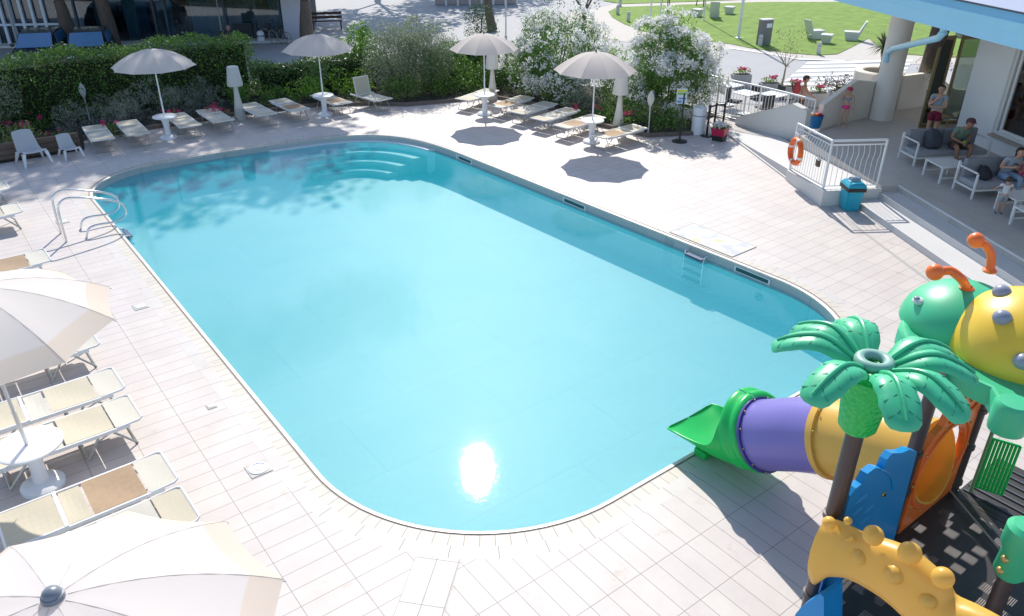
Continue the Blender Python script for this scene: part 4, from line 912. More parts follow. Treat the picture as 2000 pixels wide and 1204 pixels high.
def geran(px,py,lb,n=5,s=1,z=.45,c=pink_p):
    p=at(px,py,z); t=thing('geranium',lb,'flower',(p.x,p.y,0),0,'pink and red border flowers'); F=[];Lf=[]
    for k in range(n):
        c0=np.array([RNG.normal()*.16*s,RNG.normal()*.14*s,z+RNG.normal()*.06]); F.append(c0+RNG.normal(size=(26,3))*.035)
    obj('blossoms',leafcloud(np.concatenate(F),.05,.9),c,t)
    Lf=np.stack([RNG.normal(size=220)*.2*s,RNG.normal(size=220)*.17*s,RNG.random(220)*z*.9],1); obj('foliage',leafcloud(Lf,.07,.7),hedge_l,t)
for a in [(5,243,'red flowers at the left picture edge above the timber edging',3),(33,247,'red flowers left above the large white chair',3),(43,236,'pink flowers above the large white chair',2),(85,216,'pink flowers left of the leaf shaped lamp, upper pair',4),(75,230,'dusty pink flowers above the timber edging',3),(105,255,'dark red flower just above the small white chair',2),(215,240,'purple pink flower behind the first lounger of the row',2),(195,241,'small purple flower left behind the first lounger',1),(340,217,'red flowers right of the first parasol pole',4),(412,208,'pink flowers behind the lounger left of the tall lamp',4),(430,213,'magenta flowers close left of the tall lamp stand',5),(1128,210,'pink flowers below the left oleander',3),(1176,212,'single pink flower head left of the sunlit floor lamp',2),(1224,227,'pink flower head right of the sunlit floor lamp',2)]: geran(*a)
# pot blossoms
t=bpy.data.objects['flower_pot']; P=np.stack([RNG.normal(size=260)*.12,RNG.normal(size=260)*.12,.43+RNG.random(260)*.14],1); obj('blossoms',leafcloud(P,.06,.8),petal,t); P=np.stack([RNG.normal(size=160)*.12,RNG.normal(size=160)*.12,.40+RNG.random(160)*.1],1); obj('foliage',leafcloud(P,.07,.6),hedge_l,t)
# ------------------------------------------------------------------ trees
def tree(name,label,base,h,r,crowns,per,size,m,seed,bk=bark,nlimb=3,lean=(0,0),split=.45,spread=.8,aspect=.6,group=None,levels=2):
    t=thing(name,label,'tree',base,0,group); bm,tips=branchy((0,0,0),h,r,nlimb,spread,seed,levels,lean,split); obj('trunk',bm,bk,t,True)
    cs=[];rs=[]
    for (c,s,n_,rm,rx) in crowns: a,b=ellipsoid_centers(c,s,n_,rm,rx,.35,-.9); cs+=a; rs+=b
    obj('crown',leafcloud(clumps(cs,rs,per,.75,.3),size,aspect),m,t); return t
b1=at(146,104); b2=at(224,98); b3=at(604,94); b4=at(962,60)
pg='trees in front of the glass building'
tree('pine_tree','dark forked tree trunk between the two parked cars, in front of the glazed front',(b1.x,b1.y,0),19,.42,[((1,0,17.5),(4.2,4.0,1.9),36,.9,1.5)],25,.34,pine_l,11,group=pg,split=.125,spread=.45)
tree('pine_tree','dark tree trunk right of the second parked car, in front of the curtained windows',(b2.x,b2.y,0),19,.36,[((1.5,-.2,17.3),(4.5,4.3,1.9),40,.9,1.5)],25,.34,pine_l,12,group=pg,split=.30,spread=.35)
tree('pine_tree','forked tree trunk behind the second parasol, at the end of the glazed front',(b3.x,b3.y,0),20,.40,[((18.3-b3.x,43.3-b3.y,18.0),(6.8,3.8,2.0),84,1.0,1.6)],40,.34,pine_l,14,group=pg,split=.11,spread=.55)
tree('broadleaf_tree','leaning forked tree with yellow-green leaves behind the third parasol',(b4.x,b4.y,0),9,.30,[((.5,0,8.0),(3.6,2.6,2.0),44,.6,1.1),((1.5,-1.0,3.6),(2.6,1.6,.9),30,.35,.6)],60,.17,olea_l,21,group=pg,split=.26,spread=.8,lean=(-.1,.1))
tree('olive_tree','grey leaved small tree above the left oleander',(26.0,28.5,0),4.2,.14,[((0,0,3.0),(1.9,1.6,.9),30,.35,.6)],160,.10,olive_l,23,spread=.7)
p=at(1527,168); tree('small_tree','thin bare small tree with sparse leaves beside the crosswalk',(p.x,p.y,0),2.6,.05,[((0,0,1.75),(.95,.95,.65),26,.2,.35)],130,.07,sprig_l,31,bk=bark_l,nlimb=5,spread=.9,split=.3)
lt=at(1800,172); t=thing('leaning_trunk','dark leaning tree trunk behind the glass door and planter wall','tree',(lt.x,lt.y,0)); bm=NB(); q=at(1838,55,3.6)-Vector((lt.x,lt.y,0)); tube(bm,[(0,0,0),(q.x*.5,q.y*.5,q.z*.5),(q.x,q.y,q.z),(q.x*1.25,q.y*1.25,q.z*1.4)],[.30,.27,.24,.2],12); obj('trunk',bm,bark,t,True)
# yucca and shrubs in the round planter
t=thing('yucca','spiky yucca growing in the round planter behind the column','plant',pc+Vector((0,0,1.42))); bm=NB(); tube(bm,[(0,0,0),(.05,0,.5),(0,.05,.95)],[.07,.06,.05],8); obj('trunk',bm,bark_l,t,True)
bm=NB()
for k in range(90):
    a=RNG.random()*2*PI; e=RNG.uniform(-.5,1.3); L=.62; d=Vector((math.cos(a)*math.cos(e),math.sin(a)*math.cos(e),math.sin(e))); s_=Vector((-math.sin(a),math.cos(a),0))*.022; o_=Vector((0,.05,.95)); m1=o_+d*L*.55; m2=o_+d*L-Vector((0,0,.10))
    v=[bm.verts.new(x) for x in(o_-s_*.6,o_+s_*.6,m1+s_,m1-s_,m2)]; bm.faces.new((v[0],v[1],v[2],v[3])); bm.faces.new((v[3],v[2],v[4]))
obj('leaves',bm,leafmat('yucca_leaves',(.09,.13,.06),(.14,.19,.09),(.21,.26,.13)),t)
cs,rs=cen(16,(1.0,.6,.3),(0,0,.15),.2,.3,.3); shrub('purple_shrub','dark purple low shrub trailing over the planter beside the crosswalk','shrub',pc+D*.6-N*1.0+Vector((0,0,.9)),cs,rs,700,.07,leafmat('purple_leaves',(.07,.05,.06),(.12,.09,.09),(.17,.15,.12)),.5)
cs,rs=cen(14,(.6,.5,.5),(0,0,.8),.2,.35,.3); shrub('pink_shrub','thin leafy shrub with a few pink flowers between column and door','shrub',W(24.6,7.2,1.0),cs,rs,240,.08,olea_l,.4,flowers=(6,.05,pink_p,.03))
# ------------------------------------------------------------------ far lawn and street furniture
conc=mat('pale_concrete',(.62,.62,.60),.7,nz=(4,.08))
def lawnchair(px,py,rz,lb):
    t=thing('lawn_chair',lb,'chair',at(px,py),rz,'white concrete chairs on the lawn'); bm=NB()
    slab(bm,[(-.28,-.30,0),(-.28,.25,0),(-.28,.42,.42),(-.28,-.42,.42)],(.56,0,0)); obj('seat',bm,conc,t)
    bm=NB(); slab(bm,[(-.28,.30,.42),(-.28,.42,.42),(-.28,.62,.95),(-.28,.54,.95)],(.56,0,0)); obj('backrest',bm,conc,t)
def stool(px,py,rz,lb):
    t=thing('lawn_stool',lb,'stool',at(px,py),rz,'white concrete stools on the lawn'); bm=NB(); rings(bm,[[(i*.20,j*.18,0) for i,j in((-1,-1),(1,-1),(1,1),(-1,1))],[(i*.28,j*.26,.36) for i,j in((-1,-1),(1,-1),(1,1),(-1,1))]]); obj('foot',bm,conc,t); bm=NB(); box(bm,(0,0,.395),(.62,.56,.06)); obj('seat',bm,conc,t)
lawnchair(1590,75,1.2,'white concrete chair on the lawn facing right, left of the low stool'); lawnchair(1663,78,-2.6,'white concrete chair on the lawn nearest the roof edge, facing left'); lawnchair(1395,34,2.2,'white concrete chair far back on the lawn between two poles')
stool(1613,84,.4,'low white stool between the two lawn chairs'); stool(1424,27,.3,'low white stool far back on the lawn right of the pole'); stool(1362,32,.1,'low white stool far back on the lawn left of the pole'); stool(1875,72,.2,'low white stool on the lawn seen above the glass door')
def bollard(px,py,lb,h=.55):
    t=thing('bollard',lb,'bollard',at(px,py),0,'short white bollards round the lawn'); bm=NB(); lathe(bm,[(.10,0),(.11,.02),(.10,h-.08),(.06,h),(0,h+.01)],16,cap=False); obj('body',bm,conc,t,True); bm=NB(); lathe(bm,[(.104,h-.18),(.108,h-.16),(.104,h-.14)],16,cap=False); obj('collar',bm,grey,t)
for a in [(1598,106,'white bollard at the lawn corner beside the crosswalk'),(1484,90,'white bollard in front of the grey control cabinet'),(1227,42,'white bollard on the far left lawn edge, nearest of three'),(1206,28,'white bollard on the far left lawn edge, middle of three'),(1211,12,'white bollard on the far left lawn edge, farthest of three'),(1262,50,'white bollard just above the right oleander')]: bollard(*a)
p=at(1490,88); t=thing('control_cabinet','grey metal street cabinet standing on the lawn edge','cabinet',p,-.35); bm=NB(); box(bm,(0,0,.6),(.62,.35,1.2),None,.01); obj('cabinet_body',bm,mat('cabinet_grey',(.20,.19,.20),.6,nz=(4,.2)),t); bm=NB(); box(bm,(0,0,1.23),(.68,.42,.05),None,.01); obj('cabinet_roof',bm,conc,t); bm=NB(); box(bm,(.1,-.178,.95),(.3,.006,.2)); obj('label_plate',bm,paper,t)
def pole(px,py,lb,h,r=.05,m_=white,cat='pole'):
    t=thing('flag_pole',lb,cat,at(px,py),0,'slim white poles'); bm=NB(); tube(bm,[(0,0,0),(0,0,h)],[r,r*.8],10); obj('shaft',bm,m_,t,True); bm=NB(); lathe(bm,[(r*2.2,0),(r*2.2,.03),(r*1.2,.06)],12); obj('base',bm,m_,t); bm=NB(); ball(bm,(0,0,h),r*1.3); obj('finial',bm,m_,t,True)
pole(1442,75,'thick white pole on the lawn casting a long shadow over the road',6,.08); pole(1374,40,'slim white pole beside the far white lawn chair',7,.04); pole(1268,60,'slim white pole above the right oleander, left of two',7,.045); pole(1287,55,'slim white pole above the right oleander, right of two',7,.04)
pole(43,112,'slim grey pole at the far left in front of the glazed front',5,.07,grey); pole(437,88,'slim grey pole holding the awning in front of the sitting person',3,.035,grey); pole(988,72,'pale slim pole behind the hedge right of the forked tree',3,.04,conc)
def stake(px,py,lb):
    t=thing('tree_stakes',lb,'stakes',at(px,py)); 
    for a in(0,2.1,4.2): 
        bm=NB(); tube(bm,[(.35*math.cos(a),.35*math.sin(a),0),(.12*math.cos(a),.12*math.sin(a),2.2)],.035,6); obj('stake',bm,bark,t,True)
stake(1300,22,'dark wooden tree stakes on the lawn behind the right oleander'); stake(1370,12,'dark wooden tree stakes far back on the lawn')
# planter boxes and cafe furniture behind the fence
def pbox(px,py,lb,red=True,w_=.75):
    t=thing('planter_box',lb,'planter',at(px,py,.0),PANG+PI/2,'grey planter boxes behind the fence'); bm=NB(); box(bm,(0,0,.25),(w_,.36,.5),None,.01); obj('box_body',bm,mat('planter_grey',(.40,.41,.43),.7,nz=(4,.08)),t); bm=NB(); box(bm,(0,0,.505),(w_-.08,.28,.02)); obj('soil',bm,soil,t)
    P=np.stack([RNG.normal(size=90)*.16,RNG.normal(size=90)*.08,.55+RNG.random(90)*.15],1); obj('foliage',leafcloud(P,.08,.6),fresh_l,t)
    if red: P=np.stack([RNG.normal(size=60)*.12-.1,RNG.normal(size=60)*.07,.66+RNG.random(60)*.1],1); obj('blossoms',leafcloud(P,.08,.8),pink_p,t)
for a in [(1445,170,'grey planter box behind the left half of the white fence'),(1545,195,'grey planter box with red flowers behind the bare small tree',True),(1500,188,'grey planter box with red flowers left of the bare small tree',True),(1592,208,'grey planter box with a red flower behind the boy in the cap',True),(1636,204,'grey planter box just left of the girl',False)]: pbox(*a[:2],a[2],*(a[3:]))
wick=mat('dark_wicker',(.045,.045,.05),.8,nz=(40,.4),bump=(60,.5,.005))
def cafe_chair(px,py,rz,lb):
    t=thing('cafe_chair',lb,'chair',at(px,py),rz,'cafe chairs behind the fence'); bm=NB(); box(bm,(0,0,.43),(.46,.46,.05),None,.01); obj('seat',bm,wick,t); bm=NB(); box(bm,(0,.22,.68),(.44,.04,.42),None,.01); obj('backrest',bm,wick,t)
    for x in(-.2,.2):
        for y in(-.2,.2): bm=NB(); tube(bm,[(x,y,.41),(x*1.05,y*1.05,0)],.014,6); obj('leg',bm,alu,t)
def cafe_table(px,py,lb):
    t=thing('cafe_table',lb,'table',at(px,py),0,'white cafe tables behind the fence'); bm=NB(); box(bm,(0,0,.72),(.75,.75,.03),None,.006); obj('table_top',bm,plast,t); bm=NB(); tube(bm,[(0,0,.02),(0,0,.70)],.03,8); obj('pedestal',bm,white,t); bm=NB(); box(bm,(0,0,.012),(.42,.42,.024),None,.005); obj('base',bm,white,t)
cafe_table(1452,222,'white cafe table behind the middle of the white fence'); cafe_table(1505,225,'white cafe table behind the fence close to the parapet'); cafe_table(1420,205,'white cafe table behind the left end of the fence')
for a in [(1430,222,.3,'dark wicker cafe chair left of the middle table'),(1478,218,-.4,'dark wicker cafe chair between the two right tables'),(1488,235,2.8,'dark wicker cafe chair nearest the parapet'),(1530,215,1.2,'dark wicker cafe chair right of the parapet side table')]: cafe_chair(*a)
# ------------------------------------------------------------------ glazed building, cars, bench
gb=thing('glazed_building','long low building with tall curtained glass front and grey awning at top left','building',W(43.2,-10.24-19.3),PANG-PI/2)   # local x along N, y away from camera
def lx(px,py=40):
    d=ray(px,py); t_=(43.2-0)/(d.x*D.x+d.y*D.y); p=Vector((0,0,H))+d*t_; return p.x*N.x+p.y*N.y+19.3
gb.location=D*43.2+N*(-19.3)+Vector((0,0,0)); det=None
gx1=lx(594)
fas2=mat('awning_lavender',(.56,.58,.66),.6,nz=(2,.05)); frb=mat('pale_blue_frame',(.66,.74,.84),.5,nz=(3,.06))
bm=NB(); box(bm,((gx1-8)/2,3.5,1.9),(gx1+8,6.4,3.8)); 
bmesh.ops.delete(bm,geom=[f for f in bm.faces if f.calc_center_median().y<.5],context='FACES'); obj('rear_walls',bm,mat('back_room',(.06,.07,.08),.9,nz=(.8,.6)),gb)
bm=NB(); box(bm,((gx1-8)/2,-.1,4.15),(gx1+9,8.2,.5)); obj('roof',bm,fas2,gb)
xa=lx(292); bm=NB(); box(bm,((xa+gx1+.5)/2,-1.3,2.58),(gx1+.5-xa,2.5,.28)); box(bm,((lx(118)+xa)/2,-.7,2.75),(xa-lx(118)-.01,1.2,.3)); aw=obj('awning',bm,fas2,gb)
cur=[(118,150,(.20,.25,.30)),(150,180,(.012,.016,.025)),(180,198,(.05,.16,.20)),(198,207,(.13,.26,.31)),(225,238,(.012,.02,.03)),(238,262,(.14,.27,.31)),(262,284,(.03,.12,.17)),(284,303,(.02,.04,.06)),(303,326,(.06,.14,.20)),(326,334,(.16,.24,.26)),(334,350,(.10,.07,.06)),(350,370,(.035,.025,.028)),(370,405,(.10,.24,.29)),(405,440,(.28,.27,.24)),(440,462,(.14,.16,.17)),(462,500,(.26,.25,.23)),(500,525,(.10,.10,.09)),(525,548,(.12,.22,.24))]  # curtains, door, dark room gaps and street reflections, all painted as panels
for i,(a,b,c) in enumerate(cur):
    m_=mat('curtain_reflection_%02d'%i,tuple(min(1,q*1.9+.01) for q in c),.9,nz=(5,.25),stretch=(6,1,.3)); bm=NB(); x0,x1=lx(a),lx(b)
    n_=6; rows_=[]
    for k in range(n_+1): xx=x0+(x1-x0)*k/n_; rows_.append((xx,.55+.04*(k%2)))
    slab(bm,[(x,y,.12) for x,y in rows_]+[(x,y+.02,.12) for x,y in rows_[::-1]],(0,0,2.9)); obj('curtain_reflection',bm,m_,gb)
bm=NB(); box(bm,(lx(0)/2+lx(548)/2-3,.05,1.45),(lx(548)-lx(0)+6,.02,2.9)); obj('glass_front',bm,glassmat('front_glass',(.62,.72,.76),.10,.03),gb)
for px in(-30,-12,8,26,47,68,90,118,):
    bm=NB(); box(bm,(lx(px),-.05,1.55),(.13,.16,3.1)); obj('mullion',bm,frb,gb)
for px in(150,303,326,440,548):
    bm=NB(); box(bm,(lx(px),0,1.45),(.09,.14,2.9)); obj('mullion',bm,mat('dark_mullion',(.06,.09,.12),.5),gb)
bm=NB(); box(bm,((lx(0)+lx(118))/2-2,-.10,1.0),(lx(118)-lx(0)+4,.08,.10)); obj('transom',bm,frb,gb)
bm=NB(); box(bm,((lx(553)+gx1)/2,-.02,1.45),(gx1-lx(553),.25,2.9)); obj('end_wall',bm,mat('end_wall_lavender',(.55,.57,.64),.8,nz=(2,.05)),gb)
bm=NB(); box(bm,((lx(0)+gx1)/2-3,-.3,.06),(gx1-lx(0)+6,.9,.12)); obj('plinth',bm,conc,gb)
def car(px,py,rz,lb):
    t=thing('parked_car',lb,'car',at(px,py),rz,'parked cars behind the hedge'); cb=mat('car_paint_dark',(.05,.05,.06),.25,.3,nz=(2,.1)); gls=mat('car_glass_sky_tint',(.06,.19,.36),.10,nz=(2,.1),spec=1)  # sky reflection painted into the glass as its blue colour
    S=[(-2.1,.35,.55,.80),(-2.0,.32,.85,.84),(-1.3,.30,.95,.86),(-.2,.28,1.0,.87),(1.0,.28,1.0,.87),(1.9,.30,.95,.84),(2.12,.4,.75,.78)]
    bm=NB(); rings(bm,[[(x,-w_,z0),(x,-w_*1.02,(z0+z1)/2),(x,-w_*.93,z1),(x,w_*.93,z1),(x,w_*1.02,(z0+z1)/2),(x,w_,z0)] for x,z0,z1,w_ in S]); obj('body',bm,cb,t,True)
    bm=NB(); rings(bm,[[(x,-w_,.96),(x,-w_*.84,z),(x,w_*.84,z),(x,w_,.96)] for x,w_,z in((-.55,.80,1.42),(.2,.80,1.47),(1.2,.80,1.44),(1.75,.78,1.25))]); obj('cabin',bm,cb,t,True)
    bm=NB(); slab(bm,[(-1.32,-.70,.965),(-1.32,.70,.965),(-.56,.62,1.42),(-.56,-.62,1.42)],(-.02,0,.03)); obj('windscreen',bm,gls,t)
    for s in(-1,1): 
        bm=NB(); slab(bm,[(-.75,s*.80,1.0),(1.2,s*.80,1.0),(1.1,s*.70,1.38),(-.45,s*.70,1.38)],(0,s*.012,0)); obj('side_window',bm,gls,t)
        for x in(-1.35,1.35): bm=NB(); lathe(bm,[(.0,-.1),(.3,-.1),(.32,-.06),(.32,.06),(.3,.1),(0,.1)],20,M=Matrix.Translation((x,s*.78,.32))@Matrix.Rotation(PI/2,4,'X'),cap=False); obj('wheel',bm,rubber,t,True)
        bm=NB(); ball(bm,(-2.06,s*.6,.68),.12,(.5,1.2,.7)); obj('headlight',bm,plast,t,True)
        bm=NB(); ball(bm,(-.75,s*.95,1.02),.10,(.5,1,.7)); obj('wing_mirror',bm,cb,t,True)
car(92,128,PI*.5-.35,'dark parked car at left, its blue windscreen above the hedge left of the forked trunk'); car(186,126,PI*.5-.30,'dark parked car between the two trunks, its blue windscreen above the hedge')
# low rear boundary wall, bench, hydrant-like bollard, bicycles
fw=thing('boundary_wall','pale pink low wall with posts at the far end of the courtyard','wall',at(850,10)); e=at(1010,8)-at(850,10); bm=NB(); slab(bm,[(0,0,0),(e.x,e.y,0),(e.x,e.y,1.5),(0,0,1.5)],Vector((-e.y,e.x,0)).normalized()*.3); obj('wall_body',bm,mat('pink_render',(.50,.40,.37),.85,nz=(2,.08)),fw)
for k in range(7): p=e*(k+.5)/7; bm=NB(); tube(bm,[(p.x,p.y-.6,0),(p.x,p.y-.6,1.1)],.06,8); obj('post',bm,plast,fw,True)
wd_=mat('dark_wood',(.09,.045,.035),.7,nz=(5,.3))
t=thing('wooden_bench','dark red wooden bench beside the forked trunk','bench',at(640,58),-.4); 
for y,z in((-.12,.45),(.06,.45),(.22,.62),(.26,.82)): bm=NB(); box(bm,(0,y,z),(1.7,.14 if z<.5 else .04,.04 if z<.5 else .14),None,.005); obj('slat',bm,wd_,t)
for x in(-.75,.75): bm=NB(); box(bm,(x,.05,.22),(.06,.5,.44)); obj('leg',bm,wd_,t)
t=thing('marker_bollard','short white and grey marker bollard in front of the glass beside the bicycle','bollard',at(511,84)); bm=NB(); lathe(bm,[(.18,0),(.18,.30)],20); obj('base',bm,plast,t,True); bm=NB(); lathe(bm,[(.14,.30),(.14,.38)],20,cap=False); obj('neck',bm,grey,t); bm=NB(); lathe(bm,[(.18,.38),(.17,.50),(.10,.58),(0,.6)],20,cap=False); obj('top',bm,plast,t,True)
def bike(px,py,rz,lb):
    t=thing('bicycle',lb,'bicycle',at(px,py),rz,'bicycles at the glass front')
    for x in(-.52,.52):
        bm=NB(); tube(bm,[(x+.32*math.cos(a),0,.33+.32*math.sin(a)) for a in[2*PI*i/24 for i in range(24)]],.02,6,close=True); w_=obj('wheel',bm,rubber,t,True)
        bm=NB()
        for k in range(6): a=PI*k/6; tube(bm,[(x+.31*math.cos(a),0,.33+.31*math.sin(a)),(x-.31*math.cos(a),0,.33-.31*math.sin(a))],.003,4)
        obj('spokes',bm,alu,w_)
    bm=NB()
    for L in([(-.52,0,.33),(-.15,0,.78),(.38,0,.82),(.52,0,.33)],[(-.15,0,.85),(-.02,0,.33),(.38,0,.72)],[(-.52,0,.33),(-.02,0,.33)],[(.38,0,.72),(.34,0,1.0)]): tube(bm,L,.018,6)
    obj('frame',bm,black,t); bm=NB(); tube(bm,[(.25,-.28,1.02),(.34,0,1.0),(.25,.28,1.02)],.014,6); obj('handlebar',bm,black,t); bm=NB(); ball(bm,(-.16,0,.90),.12,(1.2,.6,.35)); obj('saddle',bm,black,t,True)
bike(536,84,-1.0,'dark bicycle leaning by the glass front right of the marker bollard'); bike(549,88,1.9,'dark bicycle nearest the white end wall')

for (x,y,sd_,lb) in ((30.0,55.5,41,'unseen tall tree added behind the courtyard to shade the paving'),(41,60,42,'unseen tall tree added behind the courtyard to cast shade, nearest the far lawn')):  # out-of-frame trees added to throw shade onto the courtyard paving
    tree('broadleaf_tree',lb,(x,y,0),16,.35,[((0,0,13),(6.5,5.5,2.4),60,1.1,1.8)],32,.5,olea_l,sd_,group='unseen shade trees added behind the courtyard',split=.3,spread=.5)

for (x,y,s_,lb,m_) in [(16.6,26.2,1.9,'tall dark plant under the right olive bush beside the hedge',hedge_l),(18.0,26.0,1.7,'dark green plant just behind the far floor lamp',hedge_l),(19.4,25.6,1.8,'dark green plant behind the first shaded lounger of the right cluster',pitto_l),(18.7,21.8,1.3,'dark plant at the foot of the left oleander',hedge_l),(19.0,23.6,1.5,'dark plant between far floor lamp and left oleander',hedge_l),(20.0,20.0,1.6,'green plant filling the gap between the two oleanders',olea_l),(19.6,18.9,1.4,'dark green plant right of the sunlit floor lamp',hedge_l),(9.6,28.2,1.3,'dark plant right behind the tall floor lamp on the left',hedge_l),(12.4,28.2,1.4,'dark plant behind the second parasol table',pitto_l)]:
    cs,rs=cen(14,(.5*s_,.4*s_,.38*s_),(0,0,.42*s_),.2*s_,.3*s_); shrub('low_plant',lb,'plant',(x,y,0),cs,rs,900,.09,m_,.4,up=.6,group='low border plants',stemr=.01)
# ------------------------------------------------------------------ playground tower with tube slide
def plas(name,col,rough=.32,wear=.10): return mat(name,col,rough,nz=(2.2,wear),bump=(35,.12,.003))
pg_g=plas('play_green',(.06,.50,.25),.40,.16); pg_gb=plas('play_bright_green',(.02,.60,.13),.30); pg_p=plas('play_purple',(.24,.20,.56),.30); pg_y=plas('play_yellow',(.92,.58,.12),.34); pg_b=plas('play_blue',(.01,.27,.62),.35); pg_o=plas('play_orange',(.95,.18,.03),.35)
for m_,c_,f_ in((pg_y,(.95,.62,.16),.30),(pg_p,(.25,.2,.6),.12),(pg_gb,(.02,.65,.12),.2)): add_trans(m_,c_,f_)
pg_yd=plas('play_dome_yellow',(.85,.55,.05),.35,.18); pst_m=mat('play_post_brown',(.085,.062,.06),.35,.25,nz=(5,.2)); knob=plas('play_grey_knob',(.28,.30,.38),.3); bolt=mat('gold_bolt',(.55,.42,.15),.35,.6)
navy=plas('play_flange_navy',(.07,.06,.26),.35)
O=Vector((7.0,2.45,0)); pgd=thing('playground_tower','coloured playground tower with palm top, caterpillar roof and tube slide ending at the pool','playground',O)
def L_(p): return Vector(p)-O
ZPL=1.0
# platform with punched holes
def platmat():
    m,n,l,b=newmat('punched_deck'); tc=n.new('ShaderNodeTexCoord'); 
    ch=n.new('ShaderNodeTexVoronoi'); ch.voronoi_dimensions='2D'; ch.inputs['Scale'].default_value=52; ch.inputs['Randomness'].default_value=0
    l.new(tc.outputs['Object'],ch.inputs['Vector'])
    v=n.new('ShaderNodeTexVoronoi'); v.voronoi_dimensions='2D'; v.inputs['Scale'].default_value=3.9; v.distance='CHEBYCHEV'; v.inputs['Randomness'].default_value=.6; l.new(tc.outputs['Object'],v.inputs['Vector'])
    a=n.new('ShaderNodeMath'); a.operation='LESS_THAN'; a.inputs[1].default_value=.28; l.new(ch.outputs['Distance'],a.inputs[0])
    c=n.new('ShaderNodeMath'); c.operation='LESS_THAN'; c.inputs[1].default_value=.24; l.new(v.outputs['Distance'],c.inputs[0])
    d=n.new('ShaderNodeMath'); d.operation='MULTIPLY'; l.new(a.outputs[0],d.inputs[0]); l.new(c.outputs[0],d.inputs[1])
    t=n.new('ShaderNodeBsdfTransparent'); mx=n.new('ShaderNodeMixShader'); l.new(d.outputs[0],mx.inputs[0]); l.new(b.outputs[0],mx.inputs[1]); l.new(t.outputs[0],mx.inputs[2]); l.new(mx.outputs[0],n['Material Output'].inputs[0])
    b.inputs['Base Color'].default_value=(.045,.038,.038,1); b.inputs['Roughness'].default_value=.45
    return m
pmat=platmat(); dk=mat('deck_rim',(.04,.035,.035),.5,nz=(6,.2))
def plate(name,x0,x1,y0,y1,z=ZPL,par=None):
    bm=NB(); vs=[bm.verts.new(L_(p)) for p in((x0,y0,z),(x1,y0,z),(x1,y1,z),(x0,y1,z))]; bm.faces.new(vs); o=obj(name,bm,pmat,par or pgd)
    b2=NB()
    for c,s in((((x0+x1)/2,y0,z-.04),(x1-x0,.05,.09)),(((x0+x1)/2,y1,z-.04),(x1-x0,.05,.09)),((x0,(y0+y1)/2,z-.04),(.05,y1-y0-.052,.09)),((x1,(y0+y1)/2,z-.04),(.05,y1-y0-.052,.09))): box(b2,L_(c),s)
    obj('rim',b2,dk,o); return o
plate('platform',5.50,8.18,1.15,2.42); plate('platform',5.50,8.18,-.2,1.09); 
# side ramp beyond the seam; thin bars stand in for the rail's striped shadow
bm=NB(); box(bm,L_((8.75,1.70,ZPL-.03)),(1.05,1.35,.05)); sr=obj('side_landing',bm,dk,pgd)
bm=NB()
for k in range(7): box(bm,L_((8.35+.13*k,1.70,ZPL+.004)),(.02,1.3,.016))
obj('rail_shadow_bars',bm,mat('rail_shadow_grey',(.10,.10,.12),.5),sr)
POSTS=[(5.54,2.46,3.02),(6.98,2.49,3.05),(8.26,2.44,2.98),(8.2,1.08,2.9),(6.98,1.12,3.0),(5.55,.0,2.6)]
def post(x,y,h,dia=.135):
    bm=NB(); tube(bm,[L_((x,y,0)),L_((x,y,h))],dia/2,18); p=obj('post',bm,pst_m,pgd,True)
    for z in(1.12,1.62,2.12):
        if z<h-.3: bm=NB(); lathe(bm,[(dia/2+.001,-.03),(dia/2+.018,-.022),(dia/2+.018,.022),(dia/2+.001,.03)],18,c=L_((x,y,z)),cap=False); box(bm,L_((x+dia/2+.02,y-.01,z)),(.06,.05,.05),None,.006); obj('clamp_collar',bm,pst_m,p,True)
    return p
p1=post(*POSTS[0][:2],3.1,.15)
for a in POSTS[1:3]: post(*a)
q4=onx(1985,1085,6.1)
# short post at the lower right with a green cap piece
def shortpost(px,py,z):
    p=at(px,py,z); bm=NB(); tube(bm,[L_((p.x,p.y,0)),L_((p.x,p.y,z))],.07,16); o=obj('post',bm,pst_m,pgd,True); return p
sp=shortpost(1996,1060,2.35)
bm=NB(); c=L_((sp.x,sp.y,2.2)); lathe(bm,[(.0,-.22),(.10,-.22),(.13,-.17),(.12,.05),(.15,.12),(.15,.30),(.11,.34),(0,.35)],20,c=c,cap=False); gc=obj('post_cap',bm,pg_g,pgd,True)
for dz in(-.13,.0): bm=NB(); ball(bm,c+Vector((-.11,.04,dz)),.035); obj('cap_bolt',bm,bolt,gc,True)
# ---- panels on the y = 2.45 side
def px2(L,y): return [L_(ony(a,b,y)) for a,b in L]
YP=2.45
def zc(px,py,sc_,ox,oy): return (ox+px/sc_,oy+py/sc_)
blue=[zc(*p,2.487,1300,720) for p in[(1188,388),(1150,376),(1115,392),(1065,394),(1040,425),(1022,470),(985,463),(945,492),(920,540),(890,562),(862,600),(835,690),(800,760),(712,1090),(1072,838)]]
bp3=[ony(a,b,YP) for a,b in blue]
for p in bp3: 
    p.z=max(p.z,1.02)
bm=NB(); slab(bm,[L_(p) for p in bp3],(0,-.07,0)); bmesh.ops.bevel(bm,geom=[e for e in bm.edges if abs((e.verts[0].co-e.verts[1].co).y)<1e-4 and len(e.link_faces)==2 and e.calc_face_angle(0)>1.2],offset=.015,segments=2,affect='EDGES'); bpn=obj('blue_panel',bm,pg_b,pgd)
e=ony(1300+1060/2.487,720+612/2.487,YP-.075); bm=NB(); ball(bm,L_(e),.028,(1.2,.4,1)); obj('eye_ring',bm,bolt,bpn,True); bm=NB(); ball(bm,L_(e)+Vector((0,-.012,0)),.019,(1,.5,1)); obj('eye',bm,black,bpn,True)
bm=NB(); arcp=[ony(1300+a/2.487,720+b/2.487,YP-.072) for a,b in[(1040,492),(1065,500),(1090,520),(1100,550),(1100,585)]]; tube(bm,[L_(p) for p in arcp],.014,6); obj('relief_line',bm,pg_b,bpn,True)
